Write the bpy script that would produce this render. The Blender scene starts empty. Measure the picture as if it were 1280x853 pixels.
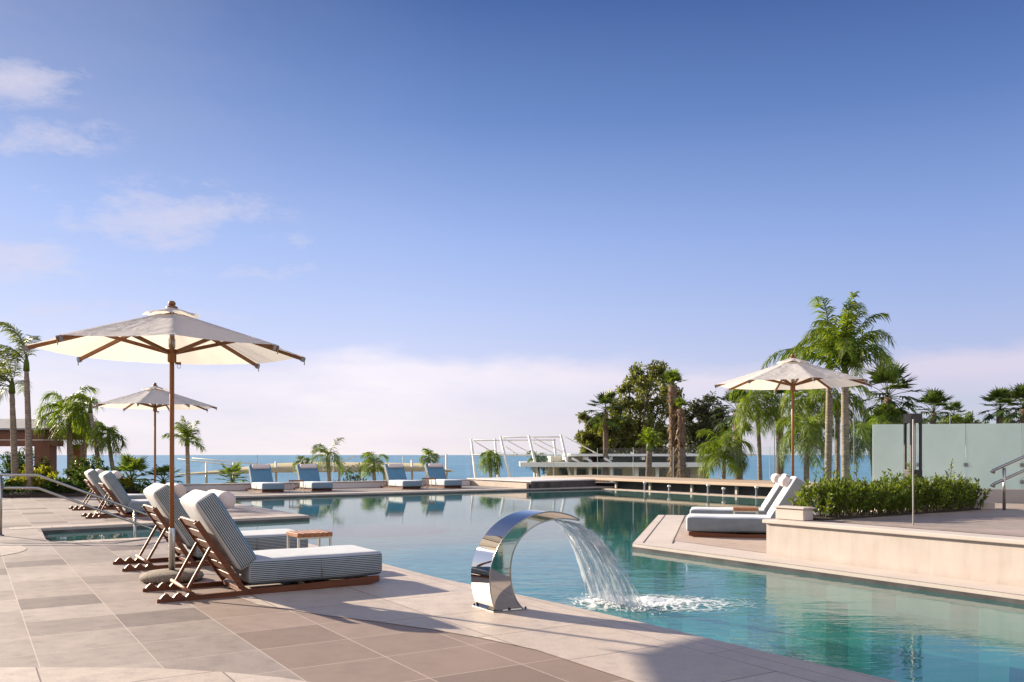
import bpy, bmesh, math, random
from mathutils import Vector, Matrix, Quaternion, noise as mnoise

S = bpy.context.scene
COL = S.collection
R = math.radians
H = 1.25                      # camera height
F = 1080.0                    # focal length in pixels of the 1280 wide photograph
AX, AY = -0.533, 0.846        # deck axis running away to the left
BX, BY = 0.846, 0.533         # deck axis running away to the right


def ab(a, b, z=0.0):
    return Vector((AX * a + BX * b, AY * a + BY * b, z))


def at(px, py, Y):
    return Vector(((px - 640.0) / F * Y, Y, H - (py - 569.0) / F * Y))


# ------------------------------------------------------------------ materials
class NT:
    """tiny node-tree helper"""
    def __init__(self, name):
        self.m = bpy.data.materials.new(name)
        self.m.use_nodes = True
        self.t = self.m.node_tree
        self.t.nodes.clear()
        self.out = self.t.nodes.new('ShaderNodeOutputMaterial')

    def n(self, kind, **kw):
        nd = self.t.nodes.new('ShaderNode' + kind)
        for k, v in kw.items():
            setattr(nd, k, v)
        return nd

    def l(self, a, b):
        self.t.links.new(a, b)

    def setin(self, sock, v):
        if hasattr(v, 'links') or hasattr(v, 'is_output'):
            self.l(v, sock)
        else:
            sock.default_value = v

    def math(self, op, a, b=None, c=None, clamp=False):
        nd = self.n('Math', operation=op, use_clamp=clamp)
        self.setin(nd.inputs[0], a)
        if b is not None:
            self.setin(nd.inputs[1], b)
        if c is not None:
            self.setin(nd.inputs[2], c)
        return nd.outputs[0]

    def vmath(self, op, a, b=None, out=0):
        nd = self.n('VectorMath', operation=op)
        self.setin(nd.inputs[0], a)
        if b is not None:
            self.setin(nd.inputs[1], b)
        return nd.outputs[out]

    def mix(self, fac, a, b, blend='MIX'):
        nd = self.n('Mix', data_type='RGBA', blend_type=blend)
        self.setin(nd.inputs[0], fac)
        self.setin(nd.inputs[6], a)
        self.setin(nd.inputs[7], b)
        return nd.outputs[2]

    def noise(self, vec, scale, detail=4, rough=0.55, dims='3D', distortion=0.0):
        nd = self.n('TexNoise', noise_dimensions=dims)
        if vec is not None:
            self.l(vec, nd.inputs['Vector'])
        nd.inputs['Scale'].default_value = scale
        nd.inputs['Detail'].default_value = detail
        nd.inputs['Roughness'].default_value = rough
        nd.inputs['Distortion'].default_value = distortion
        return nd.outputs['Fac']

    def ramp(self, fac, stops, interp='LINEAR'):
        nd = self.n('ValToRGB')
        cr = nd.color_ramp
        cr.interpolation = interp
        while len(cr.elements) > 1:
            cr.elements.remove(cr.elements[-1])
        for i, (p, c) in enumerate(stops):
            e = cr.elements[0] if i == 0 else cr.elements.new(p)
            e.position = p
            e.color = (c, c, c, 1) if not isinstance(c, tuple) else (c[0], c[1], c[2], 1)
        self.l(fac, nd.inputs[0])
        return nd.outputs[0]

    def pos(self):
        return self.n('NewGeometry').outputs['Position']

    def obj(self):
        return self.n('TexCoord').outputs['Object']

    def bump(self, h, strength=0.3, dist=0.01, normal=None):
        nd = self.n('Bump')
        nd.inputs['Strength'].default_value = strength
        nd.inputs['Distance'].default_value = dist
        self.l(h, nd.inputs['Height'])
        if normal is not None:
            self.l(normal, nd.inputs['Normal'])
        return nd.outputs[0]

    def bsdf(self, col, rough=0.6, metal=0.0, normal=None, spec=0.5, **kw):
        nd = self.n('BsdfPrincipled')
        self.setin(nd.inputs['Base Color'], col if not isinstance(col, tuple) else (*col[:3], 1))
        self.setin(nd.inputs['Roughness'], rough)
        nd.inputs['Metallic'].default_value = metal
        nd.inputs['Specular IOR Level'].default_value = spec
        for k, v in kw.items():
            self.setin(nd.inputs[k], v)
        if normal is not None:
            self.l(normal, nd.inputs['Normal'])
        return nd.outputs[0]

    def done(self, sh):
        self.l(sh, self.out.inputs['Surface'])
        return self.m


def c4(c):
    return (c[0], c[1], c[2], 1.0)


def simple(name, col, rough=0.6, metal=0.0, var=0.15, scale=8.0, bump=0.0, bscale=60.0, spec=0.5, stretch=None):
    t = NT(name)
    p = t.obj()
    if stretch:
        mp = t.n('Mapping')
        mp.inputs['Scale'].default_value = stretch
        t.l(p, mp.inputs[0])
        p = mp.outputs[0]
    n = t.noise(p, scale, 5, 0.6)
    dark = tuple(x * (1 - var * 1.6) for x in col)
    lite = tuple(min(1, x * (1 + var)) for x in col)
    c = t.ramp(n, [(0.3, dark), (0.7, lite)])
    nm = None
    if bump:
        nm = t.bump(t.noise(p, bscale, 3, 0.6), bump, 0.004)
    return t.done(t.bsdf(c, rough, metal, nm, spec))


def tile_material(name, size_a, size_b, off_a, off_b, cols, grout, gw=0.004, rough=0.5, stain=0.25, bump=0.25, brown=False):
    """tiles laid along the deck axes; each tile has its own tone"""
    t = NT(name)
    p = t.pos()
    ca = t.vmath('DOT_PRODUCT', p, (AX, AY, 0), 1)
    cb = t.vmath('DOT_PRODUCT', p, (BX, BY, 0), 1)
    ua = t.math('DIVIDE', t.math('SUBTRACT', ca, off_a), size_a)
    ub = t.math('DIVIDE', t.math('SUBTRACT', cb, off_b), size_b)
    fa, fb = t.math('FRACT', ua), t.math('FRACT', ub)
    cell = t.n('CombineXYZ')
    t.l(t.math('FLOOR', ua), cell.inputs[0])
    t.l(t.math('FLOOR', ub), cell.inputs[1])
    wn = t.n('TexWhiteNoise', noise_dimensions='2D')
    t.l(cell.outputs[0], wn.inputs['Vector'])
    if brown:
        cols = [(p_, (k[0] * 0.97, k[1] * 1.01, k[2] * 1.05)) for p_, k in cols]
    base = t.ramp(wn.outputs['Value'], cols, 'CONSTANT')
    da = t.math('MULTIPLY', t.math('MINIMUM', fa, t.math('SUBTRACT', 1.0, fa)), size_a)
    db = t.math('MULTIPLY', t.math('MINIMUM', fb, t.math('SUBTRACT', 1.0, fb)), size_b)
    d = t.math('MINIMUM', da, db)
    g = t.math('LESS_THAN', d, gw)
    big = t.noise(p, 0.9, 5, 0.62)
    mid = t.noise(p, 7.0, 5, 0.7)
    fine = t.noise(p, 75.0, 4, 0.75)
    c = t.mix(1.0, base, t.ramp(big, [(0.25, 1 - stain), (0.75, 1.08)]), 'MULTIPLY')
    c = t.mix(1.0, c, t.ramp(mid, [(0.26, 0.80), (0.5, 1.0), (0.74, 1.09)]), 'MULTIPLY')
    c = t.mix(1.0, c, t.ramp(fine, [(0.3, 0.84), (0.7, 1.12)]), 'MULTIPLY')
    if brown:      # the slabs by the pool are a browner stone than those farther left
        zb = t.math('MULTIPLY', t.math('GREATER_THAN', cb, 1.58), t.math('LESS_THAN', cb, 4.9))
        zb = t.math('MULTIPLY', zb, t.math('LESS_THAN', ca, 9.2))
        c = t.mix(zb, c, t.mix(1.0, t.mix(0.55, c, (0.31, 0.246, 0.208, 1)), (0.84, 0.775, 0.735, 1), 'MULTIPLY'))
    c = t.mix(g, c, c4(grout))
    hgt = t.math('ADD', t.math('MULTIPLY', t.math('GREATER_THAN', d, gw), 0.6), t.math('MULTIPLY', fine, 0.4))
    nm = t.bump(hgt, bump, 0.002)
    rr = t.ramp(mid, [(0.3, rough + 0.02), (0.7, rough + 0.2)])
    return t.done(t.bsdf(c, rr, 0, nm, 0.22))


def leaf_material(name, c1, c2, c3, trans=0.35, rough=0.5):
    t = NT(name)
    g = t.n('NewGeometry')
    c = t.ramp(g.outputs['Random Per Island'], [(0.0, c1), (0.5, c2), (1.0, c3)])
    big = t.noise(t.obj(), 1.4, 3, 0.5)
    c = t.mix(1.0, c, t.ramp(big, [(0.3, 0.75), (0.7, 1.2)]), 'MULTIPLY')
    b = t.bsdf(c, rough, 0, None, 0.35)
    tr = t.n('BsdfTranslucent')
    t.l(t.mix(1.0, c, (1.5, 1.6, 0.5, 1), 'MULTIPLY'), tr.inputs[0])
    mx = t.n('MixShader')
    mx.inputs[0].default_value = trans
    t.l(b, mx.inputs[1])
    t.l(tr.outputs[0], mx.inputs[2])
    return t.done(mx.outputs[0])


def fabric_material(name, top, bottom, stripe_l, stripe_d, end, period=0.0172):
    """pinstripe cover: stripes along the long sides, plain broad faces and ends"""
    t = NT(name)
    tc = t.n('TexCoord')
    sp = t.n('SeparateXYZ')
    t.l(tc.outputs['Object'], sp.inputs[0])
    sn = t.n('SeparateXYZ')
    t.l(tc.outputs['Normal'], sn.inputs[0])
    w = t.math('MULTIPLY', t.noise(tc.outputs['Object'], 2.5, 2), 0.008)
    ph = t.math('FRACT', t.math('DIVIDE', t.math('ADD', sp.outputs[2], w), period))
    st = t.ramp(ph, [(0.0, stripe_d), (0.46, stripe_d), (0.54, stripe_l), (0.94, stripe_l), (1.0, stripe_d)])
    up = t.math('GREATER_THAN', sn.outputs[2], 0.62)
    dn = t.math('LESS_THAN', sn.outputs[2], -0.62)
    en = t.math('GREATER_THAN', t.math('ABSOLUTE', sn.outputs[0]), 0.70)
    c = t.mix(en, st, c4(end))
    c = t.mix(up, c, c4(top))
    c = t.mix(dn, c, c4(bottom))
    n1 = t.noise(tc.outputs['Object'], 6.0, 4, 0.6)
    c = t.mix(1.0, c, t.ramp(n1, [(0.3, 0.9), (0.7, 1.05)]), 'MULTIPLY')
    wr = t.math('ADD', t.math('MULTIPLY', t.noise(tc.outputs['Object'], 9.0, 4, 0.5), 1.0), t.math('MULTIPLY', t.noise(tc.outputs['Object'], 500, 2), 0.12))
    nm = t.bump(wr, 0.35, 0.012)
    return t.done(t.bsdf(c, 0.85, 0, nm, 0.2, **{'Sheen Weight': 0.15}))


def wood_material(name, c1, c2, axis_scale=(2, 30, 30), rough=0.45):
    t = NT(name)
    mp = t.n('Mapping')
    mp.inputs['Scale'].default_value = axis_scale
    t.l(t.obj(), mp.inputs[0])
    n = t.noise(mp.outputs[0], 1.6, 6, 0.65, distortion=0.6)
    c = t.ramp(n, [(0.3, c1), (0.7, c2)])
    nm = t.bump(n, 0.25, 0.002)
    return t.done(t.bsdf(c, rough, 0, nm, 0.4))


def thin_ior(t, ior):
    """same reflectance from both sides of a thin sheet"""
    bf = t.n('NewGeometry').outputs['Backfacing']
    return t.math('ADD', ior, t.math('MULTIPLY', bf, 1.0 / ior - ior))


def glass_material(name, tint=(0.9, 0.97, 0.95), refl=0.9, frost=None):
    t = NT(name)
    tr = t.n('BsdfTransparent')
    tr.inputs[0].default_value = c4(tint)
    gl = t.n('BsdfGlossy')
    gl.inputs['Roughness'].default_value = 0.02
    fr = t.n('Fresnel')
    t.l(thin_ior(t, 1.45), fr.inputs[0])
    mx = t.n('MixShader')
    t.l(t.math('MULTIPLY', fr.outputs[0], refl), mx.inputs[0])
    t.l(tr.outputs[0], mx.inputs[1])
    t.l(gl.outputs[0], mx.inputs[2])
    return t.done(mx.outputs[0])


def frosted_material():
    t = NT('frosted_glass')
    p = t.pos()
    n = t.noise(p, 1.3, 4, 0.6)
    c = t.ramp(n, [(0.3, (0.56, 0.645, 0.64)), (0.7, (0.64, 0.72, 0.715))])
    b = t.bsdf(c, 0.2, 0, None, 0.6)
    tl = t.n('BsdfTranslucent')
    t.l(c, tl.inputs[0])
    tp = t.n('BsdfTransparent')
    tp.inputs[0].default_value = (0.8, 0.95, 0.92, 1)
    m1 = t.n('MixShader')
    m1.inputs[0].default_value = 0.45
    t.l(b, m1.inputs[1])
    t.l(tl.outputs[0], m1.inputs[2])
    m2 = t.n('MixShader')
    m2.inputs[0].default_value = 0.12
    t.l(m1.outputs[0], m2.inputs[1])
    t.l(tp.outputs[0], m2.inputs[2])
    return t.done(m2.outputs[0])


LAND = Vector((0.96, 7.72, 0))      # where the fountain jet lands


def water_material():
    t = NT('pool_water')
    p = t.pos()
    mp = t.n('Mapping')
    mp.inputs['Rotation'].default_value = (0, 0, R(-8))
    mp.inputs['Scale'].default_value = (0.55, 1.5, 1)
    t.l(p, mp.inputs[0])
    n1 = t.noise(mp.outputs[0], 1.6, 3, 0.5, distortion=0.6)
    n2 = t.noise(mp.outputs[0], 6.5, 3, 0.55, distortion=0.5)
    n3 = t.noise(p, 22.0, 2, 0.5)
    dv = t.vmath('DISTANCE', p, tuple(LAND), 1)
    near = t.n('MapRange')
    near.inputs['From Min'].default_value = 0.3
    near.inputs['From Max'].default_value = 4.6
    near.inputs['To Min'].default_value = 1.0
    near.inputs['To Max'].default_value = 0.0
    t.l(dv, near.inputs[0])
    nf = t.math('POWER', near.outputs[0], 2.2)
    # ripples ring out from the jet
    wob = t.math('ADD', dv, t.math('MULTIPLY', t.noise(p, 2.2, 3), 0.35))
    rings = t.math('SINE', t.math('MULTIPLY', wob, 34.0))
    h = t.math('ADD', t.math('MULTIPLY', n1, 0.9), t.math('MULTIPLY', n2, 0.35))
    calm = t.math('ADD', 0.075, t.math('MULTIPLY', nf, 1.2))
    h = t.math('MULTIPLY', h, calm)
    h = t.math('ADD', h, t.math('MULTIPLY', t.math('MULTIPLY', n3, 0.16), nf))
    h = t.math('ADD', h, t.math('MULTIPLY', t.math('MULTIPLY', rings, 0.035), t.math('POWER', nf, 1.6)))
    nm = t.bump(h, 1.0, 0.016)
    fr = t.n('Fresnel')
    t.l(thin_ior(t, 1.45), fr.inputs[0])
    t.l(nm, fr.inputs['Normal'])
    gl = t.n('BsdfGlossy')
    gl.inputs['Roughness'].default_value = 0.015
    t.l(nm, gl.inputs['Normal'])
    tp = t.n('BsdfTransparent')
    tp.inputs[0].default_value = (0.74, 0.95, 0.95, 1)
    # suspended particles scatter a little teal light just under the surface
    sc = t.n('BsdfDiffuse')
    sc.inputs[0].default_value = (0.045, 0.262, 0.252, 1)
    body = t.n('MixShader')
    body.inputs[0].default_value = 0.30
    t.l(tp.outputs[0], body.inputs[1])
    t.l(sc.outputs[0], body.inputs[2])
    mx = t.n('MixShader')
    t.l(fr.outputs[0], mx.inputs[0])
    t.l(body.outputs[0], mx.inputs[1])
    t.l(gl.outputs[0], mx.inputs[2])
    return t.done(mx.outputs[0])


def pool_floor_material():
    t = NT('pool_mosaic')
    p = t.pos()
    ca = t.vmath('DOT_PRODUCT', p, (AX, AY, 0), 1)
    cb = t.vmath('DOT_PRODUCT', p, (BX, BY, 0), 1)
    wob = t.math('MULTIPLY', t.math('SUBTRACT', t.noise(p, 2.5, 2), 0.5), 0.05)
    cell = t.n('CombineXYZ')
    t.l(t.math('FLOOR', t.math('DIVIDE', t.math('ADD', ca, wob), 0.28)), cell.inputs[0])
    t.l(t.math('FLOOR', t.math('DIVIDE', t.math('ADD', cb, wob), 0.28)), cell.inputs[1])
    t.l(t.math('FLOOR', t.math('DIVIDE', t.vmath('DOT_PRODUCT', p, (0, 0, 1), 1), 0.33)), cell.inputs[2])
    wn = t.n('TexWhiteNoise', noise_dimensions='3D')
    t.l(cell.outputs[0], wn.inputs['Vector'])
    c = t.ramp(wn.outputs['Value'], [(0.0, (0.014, 0.115, 0.15)), (0.35, (0.040, 0.25, 0.265)), (0.75, (0.062, 0.32, 0.315)), (1.0, (0.016, 0.13, 0.165))])
    c = t.mix(1.0, c, t.ramp(t.noise(p, 0.8, 4), [(0.3, 0.8), (0.7, 1.15)]), 'MULTIPLY')
    return t.done(t.bsdf(c, 0.4))


def sea_material():
    t = NT('sea_water')
    p = t.pos()
    mp = t.n('Mapping')
    mp.inputs['Scale'].default_value = (0.03, 0.12, 1)
    t.l(p, mp.inputs[0])
    n = t.noise(mp.outputs[0], 1.0, 8, 0.65)
    n2 = t.noise(p, 0.006, 4, 0.5)
    c = t.ramp(n, [(0.35, (0.08, 0.185, 0.295)), (0.65, (0.145, 0.295, 0.42))])
    c = t.mix(1.0, c, t.ramp(n2, [(0.3, 0.85), (0.7, 1.15)]), 'MULTIPLY')
    nm = t.bump(n, 1.0, 0.9)
    return t.done(t.bsdf(c, 0.45, 0, nm, 0.45))


def canopy_material(name, col):
    t = NT(name)
    p = t.obj()
    n = t.noise(p, 3.0, 5, 0.6, distortion=0.8)
    c = t.ramp(n, [(0.3, tuple(x * 0.93 for x in col)), (0.7, col)])
    wr = t.noise(p, 3.2, 2, 0.45, distortion=1.5)
    nm = t.bump(wr, 0.38, 0.06)
    b = t.bsdf(c, 0.9, 0, nm, 0.15)
    tl = t.n('BsdfTranslucent')
    tl.inputs[0].default_value = (0.82, 0.74, 0.60, 1)
    mx = t.n('MixShader')
    mx.inputs[0].default_value = 0.54
    t.l(b, mx.inputs[1])
    t.l(tl.outputs[0], mx.inputs[2])
    return t.done(mx.outputs[0])


def jet_material(name, white, stretch=True):
    t = NT(name)
    tp = t.n('BsdfTransparent')
    tp.inputs[0].default_value = (0.96, 0.985, 1, 1)
    gl = t.n('BsdfGlossy')
    gl.inputs['Roughness'].default_value = 0.12
    df = t.n('BsdfDiffuse')
    df.inputs[0].default_value = (0.86, 0.9, 0.93, 1)
    tl = t.n('BsdfTranslucent')
    tl.inputs[0].default_value = (0.9, 0.93, 0.95, 1)
    a = t.n('MixShader')
    a.inputs[0].default_value = 0.6
    t.l(df.outputs[0], a.inputs[1])
    t.l(tl.outputs[0], a.inputs[2])
    b = t.n('MixShader')
    b.inputs[0].default_value = 0.4
    t.l(a.outputs[0], b.inputs[1])
    t.l(gl.outputs[0], b.inputs[2])
    mx = t.n('MixShader')
    uv = t.n('UVMap').outputs[0] if stretch else t.obj()
    mp = t.n('Mapping')
    mp.inputs['Scale'].default_value = (26, 3.2, 1) if stretch else (1, 1, 1)
    t.l(uv, mp.inputs[0])
    n = t.noise(mp.outputs[0], 1.0 if stretch else 30, 4, 0.6)
    f = t.ramp(n, [(0.36, white * 0.30), (0.60, white)])
    t.l(f, mx.inputs[0])
    t.l(tp.outputs[0], mx.inputs[1])
    t.l(b.outputs[0], mx.inputs[2])
    return t.done(mx.outputs[0])


def foam_material():
    t = NT('foam')
    p = t.pos()
    uv = t.n('UVMap').outputs[0]          # uv.x = 0 centre .. 1 rim
    sx = t.n('SeparateXYZ')
    t.l(uv, sx.inputs[0])
    vo = t.n('TexVoronoi', feature='DISTANCE_TO_EDGE')
    dis = t.n('VectorMath', operation='ADD')
    t.l(p, dis.inputs[0])
    nz = t.n('TexNoise')
    t.l(p, nz.inputs['Vector'])
    nz.inputs['Scale'].default_value = 4.0
    nz.inputs['Detail'].default_value = 4.0
    sc = t.vmath('SCALE', nz.outputs['Color'])
    sc.node.inputs['Scale'].default_value = 0.35
    t.l(sc, dis.inputs[1])
    t.l(dis.outputs[0], vo.inputs['Vector'])
    vo.inputs['Scale'].default_value = 9.0
    edge = t.ramp(vo.outputs['Distance'], [(0.0, 1.0), (0.16, 0.15), (0.4, 0.0)])
    fine = t.noise(p, 18.0, 7, 0.75, distortion=0.8)
    a = t.math('ADD', t.math('MULTIPLY', edge, 0.5), t.math('MULTIPLY', t.math('SUBTRACT', fine, 0.42), 1.5))
    fade = t.math('SUBTRACT', 1.0, sx.outputs[0])
    a = t.math('MULTIPLY', a, t.math('POWER', fade, 0.75))
    core = t.math('POWER', fade, 3.0)
    a = t.math('ADD', a, t.math('MULTIPLY', core, 0.45))
    a = t.ramp(a, [(0.14, 0.0), (0.42, 0.95)])
    tp = t.n('BsdfTransparent')
    df = t.bsdf((0.86, 0.89, 0.9), 0.6, 0, t.bump(fine, 0.8, 0.03), 0.4)
    mx = t.n('MixShader')
    t.l(a, mx.inputs[0])
    t.l(tp.outputs[0], mx.inputs[1])
    t.l(df, mx.inputs[2])
    return t.done(mx.outputs[0])


def steel_material(name, col=(0.72, 0.71, 0.69), rough=0.08, brushed=0.0):
    t = NT(name)
    n = t.noise(t.obj(), 3.0, 3)
    r = t.ramp(n, [(0.3, rough), (0.7, rough * 1.7)])
    nm = None
    if brushed:
        nm = t.bump(t.noise(t.obj(), 4.0, 2), brushed, 0.01)
    return t.done(t.bsdf(c4(col), r, 1.0, nm))


M = {}
M['tile'] = tile_material('terrace_tile', 0.61, 0.61, 6.78, 0.36,
                          [(0.0, (0.195, 0.150, 0.128)), (0.15, (0.305, 0.242, 0.204)), (0.32, (0.35, 0.281, 0.239)), (0.52, (0.325, 0.259, 0.220)), (0.72, (0.275, 0.217, 0.184)), (0.86, (0.375, 0.304, 0.258))],
                          (0.43, 0.36, 0.31), 0.0035, 0.5, brown=True)
M['cream'] = tile_material('cream_stone', 0.86, 0.9, 5.12, 3.94 - 1.8,
                           [(0.0, (0.49, 0.412, 0.348)), (0.4, (0.52, 0.442, 0.376)), (0.7, (0.465, 0.392, 0.332))],
                           (0.17, 0.13, 0.11), 0.0045, 0.42, 0.14, 0.15)
M['coping'] = tile_material('coping_stone', 1.2, 0.175, 5.12, 3.94,
                            [(0.0, (0.48, 0.407, 0.347)), (0.5, (0.52, 0.44, 0.378))],
                            (0.20, 0.155, 0.13), 0.0035, 0.4, 0.12, 0.15)
M['terrace_top'] = tile_material('upper_terrace_tile', 0.9, 0.9, 0, 0,
                                 [(0.0, (0.34, 0.275, 0.235)), (0.4, (0.37, 0.30, 0.26)), (0.7, (0.33, 0.265, 0.23))],
                                 (0.42, 0.35, 0.3), 0.003, 0.5, 0.2, 0.15)
M['tan'] = tile_material('tan_stone', 0.61, 0.61, 0.2, 0.1,
                         [(0.0, (0.46, 0.36, 0.30)), (0.5, (0.48, 0.38, 0.32))], (0.40, 0.32, 0.27), 0.002, 0.5, 0.15, 0.1)
M['plaster'] = simple('cream_plaster', (0.50, 0.435, 0.39), 0.8, 0, 0.06, 1.6, 0.15, 90)
def stained_plaster():
    t = NT('stained_plaster')
    p = t.pos()
    mp = t.n('Mapping')
    mp.inputs['Scale'].default_value = (1, 1, 0.12)
    t.l(p, mp.inputs[0])
    streak = t.noise(mp.outputs[0], 9.0, 5, 0.65)
    blot = t.noise(p, 2.2, 6, 0.62)
    c = t.ramp(blot, [(0.28, (0.455, 0.39, 0.345)), (0.6, (0.51, 0.445, 0.40)), (0.75, (0.53, 0.465, 0.42))])
    c = t.mix(1.0, c, t.ramp(streak, [(0.30, 0.88), (0.55, 1.0)]), 'MULTIPLY')
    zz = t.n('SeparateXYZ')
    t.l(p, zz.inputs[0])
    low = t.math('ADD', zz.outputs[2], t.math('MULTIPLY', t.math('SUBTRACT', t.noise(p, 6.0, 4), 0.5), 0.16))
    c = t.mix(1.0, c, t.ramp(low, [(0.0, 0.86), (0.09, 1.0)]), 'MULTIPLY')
    nm = t.bump(t.math('ADD', t.noise(p, 70, 4, 0.6), t.math('MULTIPLY', t.noise(p, 4.0, 3), 1.5)), 0.22, 0.004)
    return t.done(t.bsdf(c, 0.8, 0, nm, 0.3))


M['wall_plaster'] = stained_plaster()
M['plaster_grey'] = simple('pale_render', (0.60, 0.55, 0.54), 0.8, 0, 0.06, 1.5, 0.15, 60)
M['pool_side'] = pool_floor_material()
M['water'] = water_material()
M['sea'] = sea_material()
M['land'] = simple('dry_ground', (0.16, 0.15, 0.08), 0.95, 0, 0.3, 0.15)
M['soil'] = simple('soil', (0.05, 0.035, 0.025), 0.95, 0, 0.3, 20, 0.5, 60)
M['teak'] = wood_material('dark_teak', (0.085, 0.024, 0.010), (0.19, 0.065, 0.028))
M['teak_slat'] = wood_material('teak_slats', (0.10, 0.032, 0.013), (0.21, 0.08, 0.036), (30, 2, 30))
M['pole'] = wood_material('parasol_wood', (0.20, 0.072, 0.022), (0.34, 0.14, 0.05), (30, 30, 2))
M['rib'] = wood_material('parasol_rib_wood', (0.17, 0.065, 0.02), (0.28, 0.12, 0.045), (20, 20, 20))
M['table_wood'] = wood_material('table_wood', (0.22, 0.085, 0.035), (0.38, 0.17, 0.075), (25, 3, 25))
M['decking'] = wood_material('pale_boards', (0.33, 0.235, 0.16), (0.50, 0.385, 0.28), (4, 30, 30), 0.6)
M['gazebo_wood'] = wood_material('pavilion_timber', (0.115, 0.037, 0.016), (0.235, 0.09, 0.042), (3, 3, 30), 0.5)
M['slate'] = simple('grey_roofing', (0.27, 0.255, 0.26), 0.7, 0, 0.2, 6)
M['dark_void'] = simple('void_shade', (0.045, 0.038, 0.035), 0.8, 0, 0.3, 3)  # near-black, the shade of the boardwalk recess put into the colour
M['dark_tile'] = simple('dark_wet_tile', (0.085, 0.075, 0.075), 0.3, 0, 0.4, 2.5)
M['canvas'] = canopy_material('cream_canvas', (0.84, 0.83, 0.84))
M['sail'] = canopy_material('awning_fabric', (0.62, 0.53, 0.38))
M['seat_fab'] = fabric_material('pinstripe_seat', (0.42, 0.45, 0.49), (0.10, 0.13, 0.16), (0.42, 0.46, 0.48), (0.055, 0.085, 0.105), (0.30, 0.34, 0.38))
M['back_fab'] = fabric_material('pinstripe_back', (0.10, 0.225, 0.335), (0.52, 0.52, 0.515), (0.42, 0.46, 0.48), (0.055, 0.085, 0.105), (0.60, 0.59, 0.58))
M['far_seat'] = fabric_material('sunlit_side_seat', (0.66, 0.67, 0.69), (0.10, 0.13, 0.16), (0.66, 0.66, 0.66), (0.58, 0.59, 0.60), (0.18, 0.26, 0.33))  # sunlit sides and shaded foot end are put into the cover colours
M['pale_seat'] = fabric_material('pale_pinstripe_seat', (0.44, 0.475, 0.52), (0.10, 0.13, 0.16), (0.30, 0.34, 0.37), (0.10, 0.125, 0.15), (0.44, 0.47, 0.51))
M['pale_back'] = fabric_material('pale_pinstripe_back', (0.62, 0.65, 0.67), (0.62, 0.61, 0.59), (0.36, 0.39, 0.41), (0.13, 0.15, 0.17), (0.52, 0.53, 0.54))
M['bolster'] = simple('bolster_cotton', (0.70, 0.60, 0.57), 0.9, 0, 0.04, 10, 0.4, 30)
M['steel'] = steel_material('polished_steel', (0.54, 0.52, 0.50), 0.014, 0.0)
M['rail'] = steel_material('rail_steel', (0.40, 0.38, 0.35), 0.18)
M['legs'] = simple('pale_metal', (0.56, 0.53, 0.47), 0.4, 0.2, 0.05)
M['sleeve'] = steel_material('zinc_sleeve', (0.52, 0.52, 0.50), 0.3)
M['lamp_metal'] = simple('dark_bronze', (0.055, 0.05, 0.052), 0.45, 0.6, 0.1)
M['grey_metal'] = simple('grey_metal', (0.30, 0.30, 0.31), 0.4, 0.8, 0.1)
M['opal'] = simple('opal_diffuser', (0.78, 0.78, 0.74), 0.5, 0, 0.02)
M['concrete'] = simple('pebble_concrete', (0.25, 0.20, 0.155), 0.9, 0, 0.55, 90, 0.8, 130)
M['white'] = simple('white_paint', (0.70, 0.68, 0.64), 0.5, 0, 0.05, 3)
M['offwhite'] = simple('offwhite_roof', (0.72, 0.70, 0.66), 0.5, 0, 0.06, 1)
M['beige'] = simple('beige_wall', (0.60, 0.53, 0.42), 0.8, 0, 0.08, 1)
M['window'] = simple('dark_glazing', (0.04, 0.075, 0.085), 0.08, 0, 0.2, 1, spec=0.8)
M['glass'] = glass_material('clear_glass', (0.955, 0.985, 0.98), 0.35)
M['glass_edge'] = simple('glass_edge', (0.16, 0.25, 0.23), 0.2, 0, 0.1)
M['frost'] = frosted_material()
M['bark'] = simple('palm_bark', (0.25, 0.19, 0.14), 0.9, 0, 0.35, 3.0, 0.8, 16, stretch=(2, 2, 9))
M['bark_dark'] = simple('shaggy_bark', (0.16, 0.105, 0.07), 0.95, 0, 0.45, 5.0, 1.0, 14, stretch=(2, 2, 3))
M['wood_trunk'] = simple('tree_bark', (0.10, 0.075, 0.055), 0.95, 0, 0.3, 6, 0.7, 20)
M['queen'] = leaf_material('queen_palm_leaf', (0.065, 0.105, 0.016), (0.115, 0.16, 0.020), (0.19, 0.215, 0.032), 0.45)
M['queen_bright'] = leaf_material('young_palm_leaf', (0.08, 0.13, 0.013), (0.13, 0.185, 0.017), (0.205, 0.235, 0.03), 0.46)
M['queen_grey'] = leaf_material('windswept_palm_leaf', (0.08, 0.10, 0.035), (0.13, 0.15, 0.05), (0.18, 0.19, 0.075), 0.4)
M['fan'] = leaf_material('fan_palm_leaf', (0.028, 0.048, 0.014), (0.052, 0.085, 0.02), (0.095, 0.12, 0.03), 0.32)
M['fan_bright'] = leaf_material('low_fan_palm_leaf', (0.07, 0.12, 0.02), (0.12, 0.17, 0.028), (0.19, 0.22, 0.045), 0.42)
M['dry'] = leaf_material('dry_frond', (0.13, 0.075, 0.035), (0.20, 0.12, 0.06), (0.27, 0.17, 0.08), 0.25)
M['tree'] = leaf_material('evergreen_leaf', (0.06, 0.072, 0.022), (0.115, 0.125, 0.033), (0.20, 0.185, 0.055), 0.42)
M['tree_dark'] = leaf_material('dark_evergreen_leaf', (0.024, 0.032, 0.016), (0.045, 0.055, 0.022), (0.08, 0.085, 0.034), 0.28)
M['hedge'] = leaf_material('hedge_leaf', (0.055, 0.095, 0.010), (0.11, 0.16, 0.014), (0.185, 0.215, 0.022), 0.38)
M['shrub'] = leaf_material('bed_leaf', (0.022, 0.05, 0.010), (0.05, 0.09, 0.014), (0.10, 0.13, 0.022), 0.32)
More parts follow.
